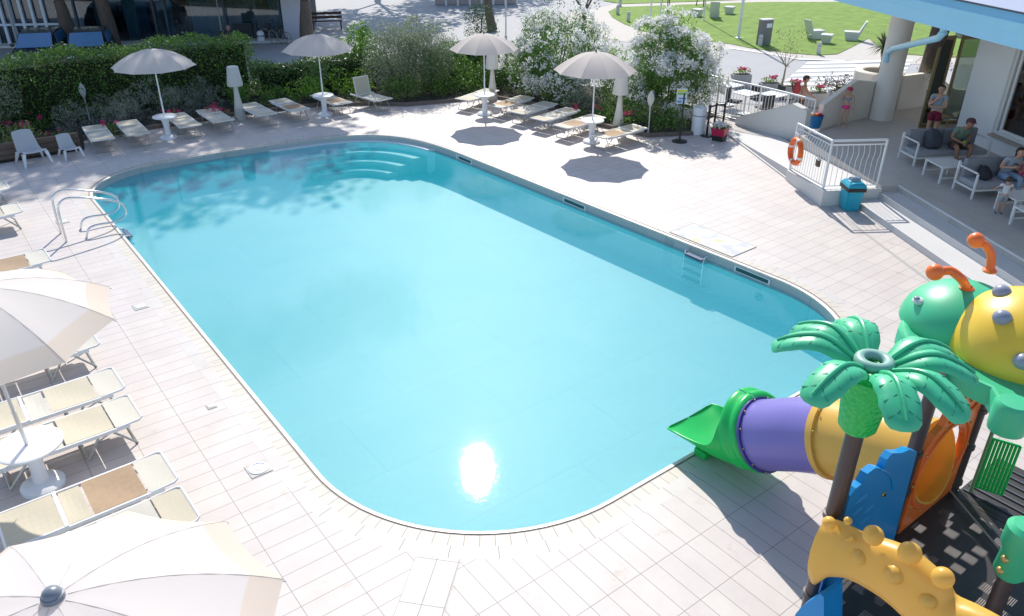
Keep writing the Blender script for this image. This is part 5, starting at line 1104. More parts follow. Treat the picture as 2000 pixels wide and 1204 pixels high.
for k,(a,b) in enumerate([(950,640),(985,690),(930,700),(965,745)]):
    bm=NB(); c=L_(ony(1300+a/2.487,720+b/2.487,YP-.068)); ball(bm,c,.09,(1.2,.14,.45)); obj('relief_scale',bm,pg_b,bpn,True)
# orange panel with a round tunnel opening
orr=[zc(*p,2.487,1300,720) for p in[(1520,133),(1490,128),(1462,158),(1438,155),(1408,140),(1378,160),(1366,200),(1380,235),(1290,300),(1270,330),(1105,795),(1370,590)]]
op3=[ony(a,b,YP) for a,b in orr]
for p in op3: p.z=max(p.z,1.02)
cx_=7.60; cz_=1.70; rh=.47
outl=[(p.x,p.z) for p in op3]
holep=[(cx_+rh*math.cos(2*PI*i/28),cz_+rh*math.sin(2*PI*i/28)) for i in range(28)]
def plate_hole(bm,outer,hole,y0,th):
    lo=[Vector((a,b,0)) for a,b in outer]; lh=[Vector((a,b,0)) for a,b in hole]; al=lo+lh; tri=geometry.tessellate_polygon([lo,lh])
    f=[bm.verts.new(L_((v.x,y0,v.y))) for v in al]; g=[bm.verts.new(L_((v.x,y0+th,v.y))) for v in al]
    for t in tri: bm.faces.new([f[i] for i in t]); bm.faces.new([g[i] for i in t[::-1]])
    for st,n_ in((0,len(lo)),(len(lo),len(lh))):
        for i in range(n_): a=st+i; b=st+(i+1)%n_; bm.faces.new((f[a],f[b],g[b],g[a]))
outl=[(7.06,1.02),(8.19,1.02),(8.19,2.42),(8.08,2.50),(7.96,2.40),(7.86,2.38),(7.74,2.50),(7.56,2.52),(7.42,2.44),(7.34,2.30),(7.20,2.26),(7.06,2.12)]
bm=NB(); plate_hole(bm,outl,holep,YP-.03,.07); opn=obj('orange_panel',bm,pg_o,pgd)
bm=NB(); tube(bm,[L_((cx_+(rh+.06)*math.cos(a),YP-.035,cz_+(rh+.06)*math.sin(a))) for a in[2*PI*i/32 for i in range(32)]],.018,8,close=True); obj('opening_rim',bm,pg_o,opn,True)
for k in range(10): 
    a=2*PI*k/10; bm=NB(); ball(bm,L_((cx_+(rh+.11)*math.cos(a),YP-.035,cz_+(rh+.11)*math.sin(a))),.013); obj('rivet',bm,bolt,opn,True)
bm=NB(); tube(bm,[L_((x,YP-.04,z)) for x,z in((7.45,2.30),(7.56,2.40),(7.70,2.40),(7.84,2.28),(7.98,2.28),(8.1,2.34))],.014,6); obj('relief_line',bm,pg_o,opn,True)
# ---- the tube slide, running along +y down to the pool
CL=[Vector((7.58,2.48,1.70)),Vector((7.60,3.03,1.54)),Vector((7.62,3.58,1.33)),Vector((7.64,4.06,1.07)),Vector((7.66,4.52,.77))]
def tubeP(f):
    k=min(3,int(f*4)); u=f*4-k; return CL[k].lerp(CL[k+1],u)
def tubeD(f): return (tubeP(min(1,f+.06))-tubeP(max(0,f-.06))).normalized()
RT=.465
def tring(f,r,n=36):
    c=tubeP(f); d=tubeD(f); x=Vector((1,0,0)); z=x.cross(d).normalized(); return [L_(c+x*math.cos(t)*r+z*math.sin(t)*r) for t in[2*PI*i/n for i in range(n)]]
def shell(f0,f1,r,m,name,k=6,th=.02):
    bm=NB(); n=36; F=[f0+(f1-f0)*i/k for i in range(k+1)]
    rs=[tring(f,r) for f in F]+[tring(f,r-th) for f in F[::-1]]
    vs=[[bm.verts.new(p) for p in q] for q in rs]; vs.append(vs[0])
    for u,v in zip(vs,vs[1:]):
        for i in range(n): j=(i+1)%n; bm.faces.new((u[i],u[j],v[j],v[i]))
    return obj(name,bm,m,pgd,True,auto=30)
shell(.0,.50,RT,pg_y,'yellow_tube'); yf=shell(.50,.535,RT+.045,pg_y,'yellow_flange',2,.08)
shell(.54,1.0,RT,pg_p,'purple_tube'); nf=shell(1.0,1.02,RT+.035,navy,'navy_flange',1,.05)
for fl,f,rr in((nf,.997,RT+.02),(yf,.495,RT+.04)):
    for k in range(12):
        t_=2*PI*k/12; d=tubeD(f); z=Vector((1,0,0)).cross(d).normalized(); c=tubeP(f)+Vector((1,0,0))*math.cos(t_)*rr+z*math.sin(t_)*rr-d*.01; bm=NB(); ball(bm,L_(c),.012,u=8,v=6); obj('flange_bolt',bm,bolt,fl,True)
def exit_piece():
    # y, centre z, half width, half height, open half angle in degrees, backward tilt
    S=[(4.55,.755,.49,.49,0,30),(4.60,.735,.545,.545,0,30),(4.66,.715,.555,.555,0,29),(4.71,.70,.515,.515,0,28),(4.77,.68,.555,.555,0,27),(4.83,.665,.56,.56,0,26),(4.87,.655,.54,.54,0,24),
       (4.89,.63,.53,.52,30,20),(4.93,.57,.525,.46,58,14),(4.98,.50,.52,.38,78,8),(5.06,.455,.52,.33,86,3),(5.20,.42,.52,.29,89,0),(5.36,.39,.51,.25,90,0),(5.52,.36,.51,.205,90,0),(5.66,.33,.50,.155,90,0),(5.77,.31,.50,.11,90,0),(5.83,.30,.49,.08,90,0)]
    bm=NB(); n=36; R_l=[]
    for y,z,rx,rz,g,ti in S:
        g=max(g,.06); ring=[]
        for k,th in((0,0),(1,.026)):
            pts=[]
            for i in range(n+1):
                t=R_(90+g)+R_(360-2*g)*(i/n); dz=(rz-th*min(1,rz/.1))*math.sin(t); dx=(rx-th)*math.cos(t)
                if k==1 and rz<.2: dz+=.012
                lip=.06*(1 if g>50 else 0)*max(0,math.sin(t)+.3)
                pts.append(L_((7.72+dx+(lip if dx>0 else -lip),y+dz*math.sin(R_(ti)),z+dz*math.cos(R_(ti)))))
            ring+=pts if k==0 else pts[::-1]
        R_l.append(ring)
    rings(bm,R_l)
    return bm
ex=obj('slide_exit',exit_piece(),pg_gb,pgd,True,auto=60)
md=ex.modifiers.new('Subdivision','SUBSURF'); md.levels=1; md.render_levels=1
bm=NB(); box(bm,L_((7.55,5.32,.06)),(.30,.20,.12),None,.02); obj('exit_foot',bm,pg_gb,ex)
# ---- yellow arch panel on the camera side, with round studs
XA=5.42
top=[(1540+a/4.348,960+b/4.348) for a,b in[(330,215),(400,225),(480,250),(620,335),(700,365),(800,395),(930,440),(1110,525),(1260,655),(1380,770),(1430,920),(1600,985),(1760,1060),(2000,1190)]]
bot=[(1540+a/4.348,960+b/4.348) for a,b in[(205,690),(225,800),(350,712),(480,712),(600,760),(760,850),(900,950),(1010,1061),(1120,1190),(1230,1320)]]
tp=[onx(a,b,XA) for a,b in top]; bt=[onx(a,b,XA) for a,b in bot]
def resample(P,n):
    d=[0]
    for a,b in zip(P,P[1:]): d.append(d[-1]+(b-a).length)
    out=[]
    for i in range(n):
        t_=d[-1]*i/(n-1); k=0
        while k<len(P)-2 and d[k+1]<t_: k+=1
        f=(t_-d[k])/max(1e-6,d[k+1]-d[k]); out.append(P[k].lerp(P[k+1],min(1,f)))
    return out
n=40; TP=resample(tp,n); BP=resample(bt,n); bm=NB(); rs=[]
for a,b in zip(TP,BP):
    pr=[]
    for f,dx in((0,.10),(.0,-.02),(.06,-.10),(.2,-.15),(.45,-.17),(.7,-.15),(.9,-.11),(1,-.03),(1,.10)):
        p=a.lerp(b,f); pr.append(L_((p.x+dx,p.y,p.z)))
    rs.append(pr)
rings(bm,rs); bmesh.ops.smooth_vert(bm,verts=bm.verts[:],factor=.4,use_axis_x=True,use_axis_y=True,use_axis_z=True); yp=obj('yellow_arch_panel',bm,pg_y,pgd,True,auto=60)
for (a,b,r) in[(720,375,.085),(1030,525,.092),(1310,735,.085),(610,555,.07),(905,700,.085),(1190,925,.07),(345,270,.06),(505,250,.035)]:
    c=onx(1540+a/4.348,960+b/4.348,XA-.13); bm=NB(); ball(bm,L_(c),r,(1.0,1,1),16,10); obj('stud',bm,pg_y,yp,True)
bm=NB(); c=[onx(1540+a/4.348,960+b/4.348,XA-.10) for a,b in[(560,395),(450,430),(370,490),(320,580),(300,640)]]; tube(bm,[L_(p) for p in c],.02,6); obj('relief_line',bm,pg_y,yp,True)
# blue shape low on the outside of the first post
bb=[onx(1540+a/4.348,960+b/4.348,5.30) for a,b in[(300,900),(270,870),(180,930),(130,960),(60,1040),(0,1200),(300,1200)]]
bm=NB(); slab(bm,[L_(p) for p in bb],(.30,0,0)); obj('blue_climber',bm,pg_b,pgd,True)
# green barred gate panel and its rope line
gp0=Vector((8.36,2.28,1.02)); gp1=Vector((8.95,1.62,1.02)); gdv=(gp1-gp0); zt_=Vector((0,0,.85))
gA=[at(1895,962,1.0),at(1951,980,1.0)]
u0=gA[0]; u1=gA[1]; 
bm=NB(); tube(bm,[L_(u0),L_(u0+Vector((0,0,1.55)))],.022,10); gf=obj('gate_frame',bm,mat('play_rail_green',(.22,.38,.18),.4),pgd,True)
bm=NB(); k=8
for i in range(k+1):
    p=u0.lerp(u1,i/k*1.0); tube(bm,[L_(p+Vector((0,0,.10))),L_(p+Vector((0,0,.78)))],.016,8)
tube(bm,[L_(u0+Vector((0,0,.10))),L_(u1+Vector((0,0,.10)))],.014,6); tube(bm,[L_(u0+Vector((0,0,.78))),L_(u1+Vector((0,0,.78)))],.014,6); obj('gate_bars',bm,pg_gb,gf,True)
for (a,b) in(((1850,952),(1985,1112)),((1868,950),(1996,1098))):
    bm=NB(); tube(bm,[L_(at(*a,1.06)),L_(at(*b,1.06))],.011,6); obj('seam_rope',bm,mat('rope_grey',(.40,.38,.36),.8),pgd,True)
# ---- palm crown on the first post
PC=Vector((5.54,2.46,0)); pcz=3.10
m,n_,l_,b_=newmat('palm_trunk_green'); b_.inputs['Base Color'].default_value=(.01,.48,.09,1); b_.inputs['Roughness'].default_value=.35
tc=n_.new('ShaderNodeTexCoord'); vo=n_.new('ShaderNodeTexVoronoi'); vo.inputs['Scale'].default_value=20; l_.new(tc.outputs['Object'],vo.inputs['Vector']); bpn_=n_.new('ShaderNodeBump'); bpn_.inputs['Strength'].default_value=.8; bpn_.inputs['Distance'].default_value=.02; bpn_.invert=True; l_.new(vo.outputs['Distance'],bpn_.inputs['Height']); l_.new(bpn_.outputs[0],b_.inputs['Normal'])
bm=NB(); lathe(bm,[(.0,-.02),(.125,-.02),(.155,.02),(.185,.30),(.20,.52),(.15,.58),(0,.58)],28,c=L_((PC.x,PC.y,pcz)),cap=False); pk=obj('palm_trunk',bm,m,pgd,True)
bm=NB(); tube(bm,[L_((PC.x+.112*math.cos(a),PC.y+.112*math.sin(a),pcz+.65)) for a in[2*PI*i/28 for i in range(28)]],.046,12,close=True); obj('crown_ring',bm,plas('play_pale_green',(.26,.46,.38),.4),pgd,True)
def frond(az,L=.75,w_=.15,arch=.17,droop=.26,dl=0):
    bm=NB(); n=16; d=Vector((math.cos(az),math.sin(az),0)); s=Vector((-d.y,d.x,0)); c0=Vector((PC.x,PC.y,pcz+.60)); R1=[];mid=[];Wd=[]
    for i in range(n+1):
        f=i/n; r=.12+(L+dl)*f*(1-.10*f*f); z=arch*math.sin(min(1,f*1.9)*PI/2)-droop*max(0,f-.25)**1.8*1.25
        w=w_*(.42+.58*math.sin(min(1,f*2.4)*PI/2))*math.sqrt(max(.01,1-max(0,(f-.70)/.31)**2.2)); w*=1+.035*math.sin(f*30)
        c=c0+d*r+Vector((0,0,z)); mid.append(c+Vector((0,0,.022))); Wd.append(w); e=min(1,w/.08)
        R1.append([L_(c-s*w-Vector((0,0,.055*e))),L_(c-s*w*.92-Vector((0,0,.015))),L_(c-s*w*.5+Vector((0,0,.010))),L_(c+Vector((0,0,.012))),L_(c+s*w*.5+Vector((0,0,.010))),L_(c+s*w*.92-Vector((0,0,.015))),L_(c+s*w-Vector((0,0,.055*e))),L_(c-Vector((0,0,.055*e)))])
    rings(bm,R1); o=obj('palm_frond',bm,pg_g,pgd,True,auto=55)
    bm=NB(); tube(bm,[L_(p) for p in mid[:-1]],[.019]*5+[.017]*(n-9)+[.013]*4,8); obj('midrib',bm,pg_g,o,True)
    for i in(4,7,10,13):
        c=mid[i]-Vector((0,0,.012)); dn=(mid[i+1]-mid[i]).normalized()
        for sg in(-1,1):
            w=Wd[i]; bm=NB(); tube(bm,[L_(c+s*sg*.03),L_(c+s*sg*w*.45+dn*.03-Vector((0,0,.006))),L_(c+s*sg*w*.86+dn*.05-Vector((0,0,.020)))],.006,5); obj('vein',bm,dkg,o,True)
dkg=plas('play_dark_green',(.012,.22,.12),.5)
fh=Vector((_f.x,_f.y,0)).normalized()
for ang in(150,121,84,17,-9,-57,-95,-146):
    v=_r0*math.cos(R_(ang))+fh*math.sin(R_(ang)); frond(math.atan2(v.y,v.x))
# ---- caterpillar roof: green brim, green head dome, yellow body dome
BZ=3.08
def brim():
    bm=NB(); pts=[]; 
    cx0,cx1=7.02,8.95
    P=[(7.02,.6),(7.02,1.55),(6.92,1.65),(6.92,1.95),(7.04,2.05),(7.05,2.4),(7.10,2.70),(7.22,2.95),(7.45,3.16),(7.78,3.28),(8.15,3.27),(8.5,3.12),(8.75,2.85),(8.85,2.5),(8.85,.6)]
    inn=.0; n=len(P); vs=[]
    C0=Vector((7.98,1.9,0))
    lay=[(1.0,-.17),(1.0,.0),(.985,.025),(.95,.03),(.90,.0),(.0,-.0)]
    for k,z in lay[:-1]: vs.append([bm.verts.new(L_((C0.x+(x-C0.x)*k,C0.y+(y-C0.y)*k,BZ+z))) for x,y in P])
    for u,v in zip(vs,vs[1:]):
        for i in range(n): j=(i+1)%n; bm.faces.new((u[i],u[j],v[j],v[i]))
    bm.faces.new(vs[-1]); return bm
br=obj('roof_brim',brim(),pg_g,pgd,True,auto=35)
bm=NB(); lathe(bm,[(.0,-.24),(.15,-.24),(.155,-.20),(.16,.02),(.13,.06),(0,.065)],24,c=L_((6.93,1.80,BZ)),cap=False); obj('corner_cap',bm,pg_g,br,True)
def dome(cx,cy,rx,ry,rz,m,name,z=BZ):
    bm=NB(); prof=[(math.cos(t),math.sin(t)) for t in[PI/2*i/14 for i in range(15)]]
    rs=[[L_((cx+rx*c*math.cos(a),cy+ry*c*math.sin(a),z+rz*s)) for a in[2*PI*i/40 for i in range(40)]] for c,s in prof[:-1]]
    vs=[[bm.verts.new(p) for p in r] for r in rs]; top_=bm.verts.new(L_((cx,cy,z+rz)))
    for u,v in zip(vs,vs[1:]):
        for i in range(40): bm.faces.new((u[i],u[(i+1)%40],v[(i+1)%40],v[i]))
    for i in range(40): bm.faces.new((vs[-1][i],vs[-1][(i+1)%40],top_))
    return obj(name,bm,m,pgd,True)
hp=at(1880,612,3.2); hp=(hp.x,hp.y,.60,.58,.44); yp_=at(2004,655,3.25); yp_=(yp_.x,yp_.y,.70,.68,.62)
hd=dome(*hp,pg_g,'head_dome'); yd=dome(*yp_,pg_yd,'body_dome')
def on_dome(cx,cy,rx,ry,rz,az,el,z=BZ): return Vector((cx+rx*math.cos(el)*math.cos(az),cy+ry*math.cos(el)*math.sin(az),z+rz*math.sin(el)))
for az,el in((PI+.35,.35),(PI-.25,.85),(PI+.9,.9),(PI+1.2,.35),(-.5,.8),(1.9,1.1)):
    p=on_dome(*yp_,az,el); bm=NB(); ball(bm,L_(p),.085,(1,1,.9),16,10); obj('knob',bm,knob,yd,True)
for sg in(1,):
    p=on_dome(*hp,PI*.78,.62); bm=NB(); ball(bm,L_(p),.07,(1,1,.5)); obj('eye_white',bm,plas('play_pale_eye',(.55,.66,.58),.4),hd,True); bm=NB(); ball(bm,L_(p)+Vector((-.02,.02,.03)),.032,(1,1,.6)); obj('eye',bm,knob,hd,True)
def antenna(p0,p1,p2,p3,p4):
    bm=NB(); cp=[Vector(p) for p in(p0,p0,p1,p2,p3,p3)]; sm=[]
    for i in range(1,len(cp)-2):
        for j in range(5): t_=j/5; a_,b__,c_,d_=cp[i-1:i+3]; sm.append(.5*((2*b__)+(c_-a_)*t_+(2*a_-5*b__+4*c_-d_)*t_**2+(3*b__-a_-3*c_+d_)*t_**3))
    sm.append(cp[-1]); tube(bm,[L_(p) for p in sm],.045,12); o=obj('antenna',bm,pg_o,hd,True)
    bm=NB(); ball(bm,L_(p4),.085,u=18,v=12); bm2=obj('antenna_ball',bm,pg_o,hd,True)
    bm=NB(); lathe(bm,[(.065,-.02),(.075,0),(.05,.02)],16,c=L_(p0),cap=False); obj('antenna_socket',bm,pg_o,hd,True)
antenna(at(1888,562,3.52),at(1877,545,3.66),at(1858,530,3.72),at(1840,530,3.72),at(1826,532,3.72))
antenna(at(1933,528,3.52),at(1936,500,3.66),at(1925,480,3.76),at(1915,475,3.80),at(1906,470,3.82))
# ------------------------------------------------------------------ porch furniture
cush=mat('grey_cushion',(.25,.26,.29),.9,nz=(8,.08),bump=(120,.2,.002)); cushl=mat('grey_seat_cushion',(.36,.37,.40),.9,nz=(8,.08),bump=(120,.2,.002))
SA=PANG-PI/2      # local x along N (to the right), local y along D (away)
def sofa(label,s,t_,wd,):
    t=thing('sofa',label,'sofa',W(s,t_,ZP),SA,'grey cushioned sofas on the porch'); d=.72
    for x in(.0,wd):
        sg=1 if x==0 else -1
        bm=NB()
        for y in(.0,d): box(bm,(x+sg*.02,y,.31 if y==0 else .37),(.045,.045,.62 if y==0 else .74),None,.006)
        box(bm,(x+sg*.02,d/2,.635),(.045,d-.046,.035),None,.005); box(bm,(x+sg*.02,d/2,.22),(.04,d-.046,.04),None,.004); obj('arm_frame',bm,white,t)
    bm=NB(); box(bm,(wd/2,.0,.22),(wd-.09,.04,.045)); box(bm,(wd/2,d,.22),(wd-.09,.04,.045)); box(bm,(wd/2,d,.66),(wd-.09,.035,.04)); obj('seat_frame',bm,white,t)
    for k in range(2):
        w=(wd-.12)/2; x=.06+w*(k+.5)
        bm=NB(); box(bm,(x,d/2-.03,.31),(w-.012,d-.04,.14),None,.035); obj('seat_cushion',bm,cushl,t,True)
        bm=NB(); box(bm,(x,d-.10,.60),(w-.012,.15,.46),Matrix.Translation((0,0,0)),.05); obj('back_cushion',bm,cush,t,True)
    return t
sofa('grey sofa with white frame farther along the porch, with the seated man and backpack',18.85,3.2,2.15)
sofa('grey sofa with white frame nearer the steps, where the woman with the child sits',16.3,3.12,2.15)
def ptable(label,s,t_,w,d,h=.42):
    t=thing('low_table',label,'table',W(s,t_,ZP),SA,'low white porch tables'); bm=NB(); box(bm,(w/2,d/2,h),(w,d,.035),None,.006); obj('table_top',bm,white,t)
    for x in(.03,w-.03):
        for y in(.03,d-.03): bm=NB(); box(bm,(x,y,(h-.018)/2),(.045,.045,h-.018),None,.004); obj('leg',bm,white,t)
    bm=NB(); box(bm,(w/2,.03,.14),(w-.11,.03,.03)); box(bm,(w/2,d-.03,.14),(w-.11,.03,.03)); obj('stretcher',bm,white,t)
ptable('low white table standing between the two sofas',17.42,3.02,.75,.75)
ptable('low grey-white table in front of the toddler at the right edge',15.05,3.25,.70,.62)
ptable('low white table cut by the right picture edge below the toddler',14.0,2.95,.75,.75)
# backpacks, bag, bucket
def pack(label,loc,rz,m_,s=1.0,lean=-.25):
    t=thing('backpack',label,'backpack',loc,rz); Mx=Matrix.Scale(s,4)@Matrix.Rotation(lean,4,'X')
    bm=NB(); rings(bm,[[Mx@Vector((x*w,y*d,z)) for x,y in((-1,-.8),(-.8,-1),(.8,-1),(1,-.8),(1,.8),(.8,1),(-.8,1),(-1,.8))] for z,w,d in((0,.13,.09),(.05,.16,.12),(.25,.17,.12),(.38,.14,.10),(.45,.07,.05))]); obj('bag_body',bm,m_,t,True,auto=70)
    bm=NB(); rings(bm,[[Mx@Vector((x*w,-.11-d,z)) for x,d in((-1,0),(-.8,.045),(.8,.045),(1,0))] for z,w in((.04,.10),(.08,.12),(.2,.12),(.23,.10))]); obj('front_pocket',bm,m_,t,True)
    for x in(-.08,.08): bm=NB(); tube(bm,[Mx@Vector((x,.10,.40)),Mx@Vector((x*1.3,.17,.28)),Mx@Vector((x*1.2,.12,.08))],.014,6); obj('strap',bm,black,t,True)
    bm=NB(); tube(bm,[Mx@Vector((-.04,.05,.44)),Mx@Vector((0,.05,.50)),Mx@Vector((.04,.05,.44))],.010,6); obj('grab_handle',bm,black,t,True)
navyb=mat('backpack_slate',(.06,.07,.09),.8,nz=(9,.2),bump=(80,.3,.002)); blk2=mat('bag_black',(.03,.03,.04),.8,nz=(9,.2))
pack('dark slate backpack standing on the sofa beside the seated man',W(19.15,3.85,ZP+.38),SA,navyb,1.15)
pack('black bag lying on the nearer sofa beside the woman in grey',W(16.55,3.62,ZP+.38),SA+.4,blk2,.8,-.6)
bk=at(1590,250,ZP); t=thing('beach_bag','blue open beach bag filled with orange towels on the porch edge','bag',bk,0)
bm=NB(); lathe(bm,[(0,0),(.15,0),(.17,.03),(.22,.38),(.225,.40),(.205,.39),(.16,.05),(0,.04)],24,cap=False); obj('bag_body',bm,mat('blue_bag',(.01,.17,.42),.5,nz=(4,.1)),t,True)
for k,(c,m_) in enumerate([((.02,.02,.38),pg_o),((-.09,.05,.40),mat('towel_peach',(.75,.35,.16),.9)),((.09,-.04,.39),mat('towel_red',(.45,.03,.04),.9))]): bm=NB(); ball(bm,c,.10,(1.1,.9,.7),12,8); obj('rolled_towel',bm,m_,t,True)
for s_ in(-1,1): bm=NB(); tube(bm,[(.20,s_*.06,.36),(.24,s_*.10,.48),(.26,s_*.04,.30)],.010,6); obj('bag_handle',bm,plast,t,True)
wc=W(22.1,6.0,ZP); t=thing('wooden_chair','small light wooden chair standing inside beside the glass door','chair',wc,SA+.3); lw=mat('light_wood',(.42,.27,.13),.6,nz=(6,.2))
bm=NB(); box(bm,(0,0,.44),(.42,.42,.035),None,.008); obj('seat',bm,lw,t)
for x in(-.18,.18):
    bm=NB(); box(bm,(x,-.18,.21),(.035,.035,.42)); obj('leg',bm,lw,t); bm=NB(); box(bm,(x,.18,.45),(.035,.035,.90)); obj('rear_leg',bm,lw,t)
bm=NB(); box(bm,(0,.18,.86),(.32,.025,.06)); box(bm,(0,.18,.66),(.32,.025,.06)); obj('backrest',bm,lw,t)
# ------------------------------------------------------------------ people: one skinned body each, clothes and hair as children
def mats_skin(name,c): return mat(name,c,.55,nz=(7,.06))
skin_a=mats_skin('skin_fair',(.56,.33,.23)); skin_t=mats_skin('skin_tanned',(.42,.22,.14))
def skin_mesh(name,verts,edges,m,parent,root=0,sub=2):
    me=bpy.data.meshes.new(name); me.from_pydata([v[0] for v in verts],edges,[]); o=bpy.data.objects.new(name,me); C.objects.link(o)
    sk=o.modifiers.new('Skin','SKIN'); sk.use_smooth_shade=True; sv=me.skin_vertices[0].data
    for i,v in enumerate(verts):
        r=v[1]; sv[i].radius=(r,r) if not isinstance(r,tuple) else r
        sv[i].use_root=(i==root)
    sb=o.modifiers.new('Sub','SUBSURF'); sb.levels=sub; sb.render_levels=sub
    bpy.context.view_layer.update(); dg=bpy.context.evaluated_depsgraph_get(); nm=bpy.data.meshes.new_from_object(o.evaluated_get(dg)); bpy.data.objects.remove(o); bpy.data.meshes.remove(me)
    return obj(name,nm,m,parent,True,auto=180)
def person(label,loc,rz,h,J,skin,parts=(),hair=None,hat=None,female=False,child=False,look=(0,0),shoes=None,group=None,handk=1.0):
    """J: joints in units of body height; x right, y forward, z up. parts: list of (kind, material, options)"""
    t=thing('person',label,'person',loc,rz,group); B=dict(pel=(0,0,.52),wai=(0,0,.60),che=(0,0,.72),nec=(0,0,.82),hed=(0,.01,.86),
      shR=(.105,0,.80),elR=(.125,.0,.63),wrR=(.13,.03,.48),shL=(-.105,0,.80),elL=(-.125,0,.63),wrL=(-.13,.03,.48),
      hiR=(.055,0,.50),knR=(.06,.015,.285),anR=(.06,-.005,.045),toR=(.07,.085,.015),hiL=(-.055,0,.50),knL=(-.06,.015,.285),anL=(-.06,-.005,.045),toL=(-.07,.085,.015)); B.update(J)
    P={k:Vector(v)*h for k,v in B.items()}; hs=1.25 if child else 1.0
    V=[];E=[];ix={}
    def add(k,p,r,par=None):
        ix[k]=len(V); V.append((tuple(p),tuple(q*h for q in r) if isinstance(r,tuple) else r*h))
        if par: E.append((ix[par],ix[k]))
    add('pel',P['pel'],(.082,.062) if female else (.078,.060)); add('wai',P['wai'],(.062,.048) if female else (.072,.054),'pel'); add('che',P['che'],(.078,.058) if female else (.088,.062),'wai')
    add('upc',P['che'].lerp(P['nec'],.55),(.060,.045),'che'); add('nec',P['nec'],.028,'upc'); up=(P['hed']-P['nec']).normalized()
    hd=P['hed']; add('hd0',hd,.036*hs,'nec'); hc=hd+Vector((0,.008*h,.055*h*hs)); add('hd1',hd+Vector((0,.010*h,.030*h*hs)),.050*hs,'hd0'); add('hd2',hd+Vector((0,.006*h,.068*h*hs)),.056*hs,'hd1'); add('hd3',hd+Vector((0,0,.105*h*hs)),.040*hs,'hd2')
    for s in('R','L'):
        add('sh'+s,P['sh'+s],.034,'upc'); add('ua'+s,P['sh'+s].lerp(P['el'+s],.5),.030,'sh'+s); add('el'+s,P['el'+s],.024,'ua'+s); add('fa'+s,P['el'+s].lerp(P['wr'+s],.4),.023,'el'+s); add('wr'+s,P['wr'+s],.0145,'fa'+s)
        d=(P['wr'+s]-P['el'+s]).normalized(); side=d.cross(Vector((0,1,0) if abs(d.y)<.8 else (0,0,1))).normalized(); sg=1 if s=='R' else -1
        pm=P['wr'+s]+d*.030*h; add('pm'+s,pm,(.022,.013),'wr'+s); inw=d.cross(side)
        for k,(o_,L) in enumerate(((-.016,.036),(-.0055,.043),(.0055,.041),(.016,.033))):
            b=pm+d*.018*h+side*o_*h; m1=b+d*L*.5*h+inw*.004*h; e=b+d*L*.85*h+inw*.016*h
            add('f%d'%k+s,b,.0062*handk,'pm'+s); add('g%d'%k+s,m1,.0058*handk,'f%d'%k+s); add('h%d'%k+s,e,.005*handk,'g%d'%k+s)
        b=pm-d*.004*h-side*.020*h; add('t0'+s,b,.007,'pm'+s); add('t1'+s,b-side*.012*h+d*.020*h,.006,'t0'+s)
        add('hi'+s,P['hi'+s],.056,'pel'); add('th'+s,P['hi'+s].lerp(P['kn'+s],.45),.047,'hi'+s); add('kn'+s,P['kn'+s],.034,'th'+s); add('ca'+s,P['kn'+s].lerp(P['an'+s],.35),.034,'kn'+s); add('an'+s,P['an'+s],.020,'ca'+s); add('to'+s,P['to'+s],(.022,.014),'an'+s)
    skin_mesh('body',V,E,skin,t)
    # face
    fy=.052*h*hs
    for x in(-1,1):
        bm=NB(); ball(bm,hd+Vector((x*.019*h*hs,fy+.001*h,.062*h*hs)),.0065*h*hs,u=10,v=6); obj('eye',bm,mat('eye_dark',(.03,.02,.02),.2),t,True)
        bm=NB(); ball(bm,hd+Vector((x*.054*h*hs,.0,.055*h*hs)),.012*h*hs,(.4,.8,1.3),8,6); obj('ear',bm,skin,t,True)
    bm=NB(); rings(bm,[[hd+Vector((a*h*hs,fy+b*h*hs,z*h*hs)) for a,b in((-w,0),(0,p),(w,0),(0,-.01))] for z,w,p in((.062,.003,.004),(.045,.007,.016),(.040,.008,.012),(.036,.004,.003))]); obj('nose',bm,skin,t,True)
    bm=NB(); ball(bm,hd+Vector((0,fy-.001*h,.024*h*hs)),.012*h*hs,(1.1,.3,.28),10,6); obj('mouth',bm,mat('lips',(.42,.14,.12),.5),t,True)
    def top_skin(name,keys,edges,m_,sub=2):
        VV=[];I={}
        for k,p,r in keys: I[k]=len(VV); VV.append((tuple(p),tuple(q*h for q in r) if isinstance(r,tuple) else r*h))
        skin_mesh(name,VV,[(I[a],I[b]) for a,b in edges],m_,t,0,sub)
    for kind,m_,*op in parts:
        L_s=op[0] if op else .6
        if kind=='shirt':
            ks=[('w',P['pel']+Vector((0,0,.015*h)),(.088,.070)),('m',P['wai'],(.082,.064)),('c',P['che'],(.094,.070)),('u',P['che'].lerp(P['nec'],.58),(.068,.052)),('n',P['che'].lerp(P['nec'],.82),(.040,.038))]; es=[('w','m'),('m','c'),('c','u'),('u','n')]
            for s in('R','L'):
                ks+=[('s'+s,P['sh'+s],.042),('a'+s,P['sh'+s].lerp(P['el'+s],L_s),.040)]; es+=[('u','s'+s),('s'+s,'a'+s)]
            top_skin('shirt',ks,es,m_)
        if kind=='croptop':
            top_skin('crop_top',[('m',P['che']-Vector((0,0,.05*h)),(.098,.078)),('c',P['che']+Vector((0,0,.02*h)),(.104,.080)),('u',P['che'].lerp(P['nec'],.6),(.060,.047))],[('m','c'),('c','u')],m_)
        if kind=='shorts' or kind=='trousers':
            ks=[('w',P['pel']+Vector((0,0,.05*h)),(.088,.072)),('p',P['pel'],(.104,.084))]; es=[('w','p')]
            for s in('R','L'):
                ks+=[('h'+s,P['hi'+s],.074),('k'+s,P['hi'+s].lerp(P['kn'+s],L_s),.066 if L_s<.9 else .046)]; es+=[('p','h'+s),('h'+s,'k'+s)]
                if kind=='trousers': ks+=[('c'+s,P['kn'+s].lerp(P['an'+s],.4),.040),('e'+s,P['kn'+s].lerp(P['an'+s],.85),.030)]; es+=[('k'+s,'c'+s),('c'+s,'e'+s)]
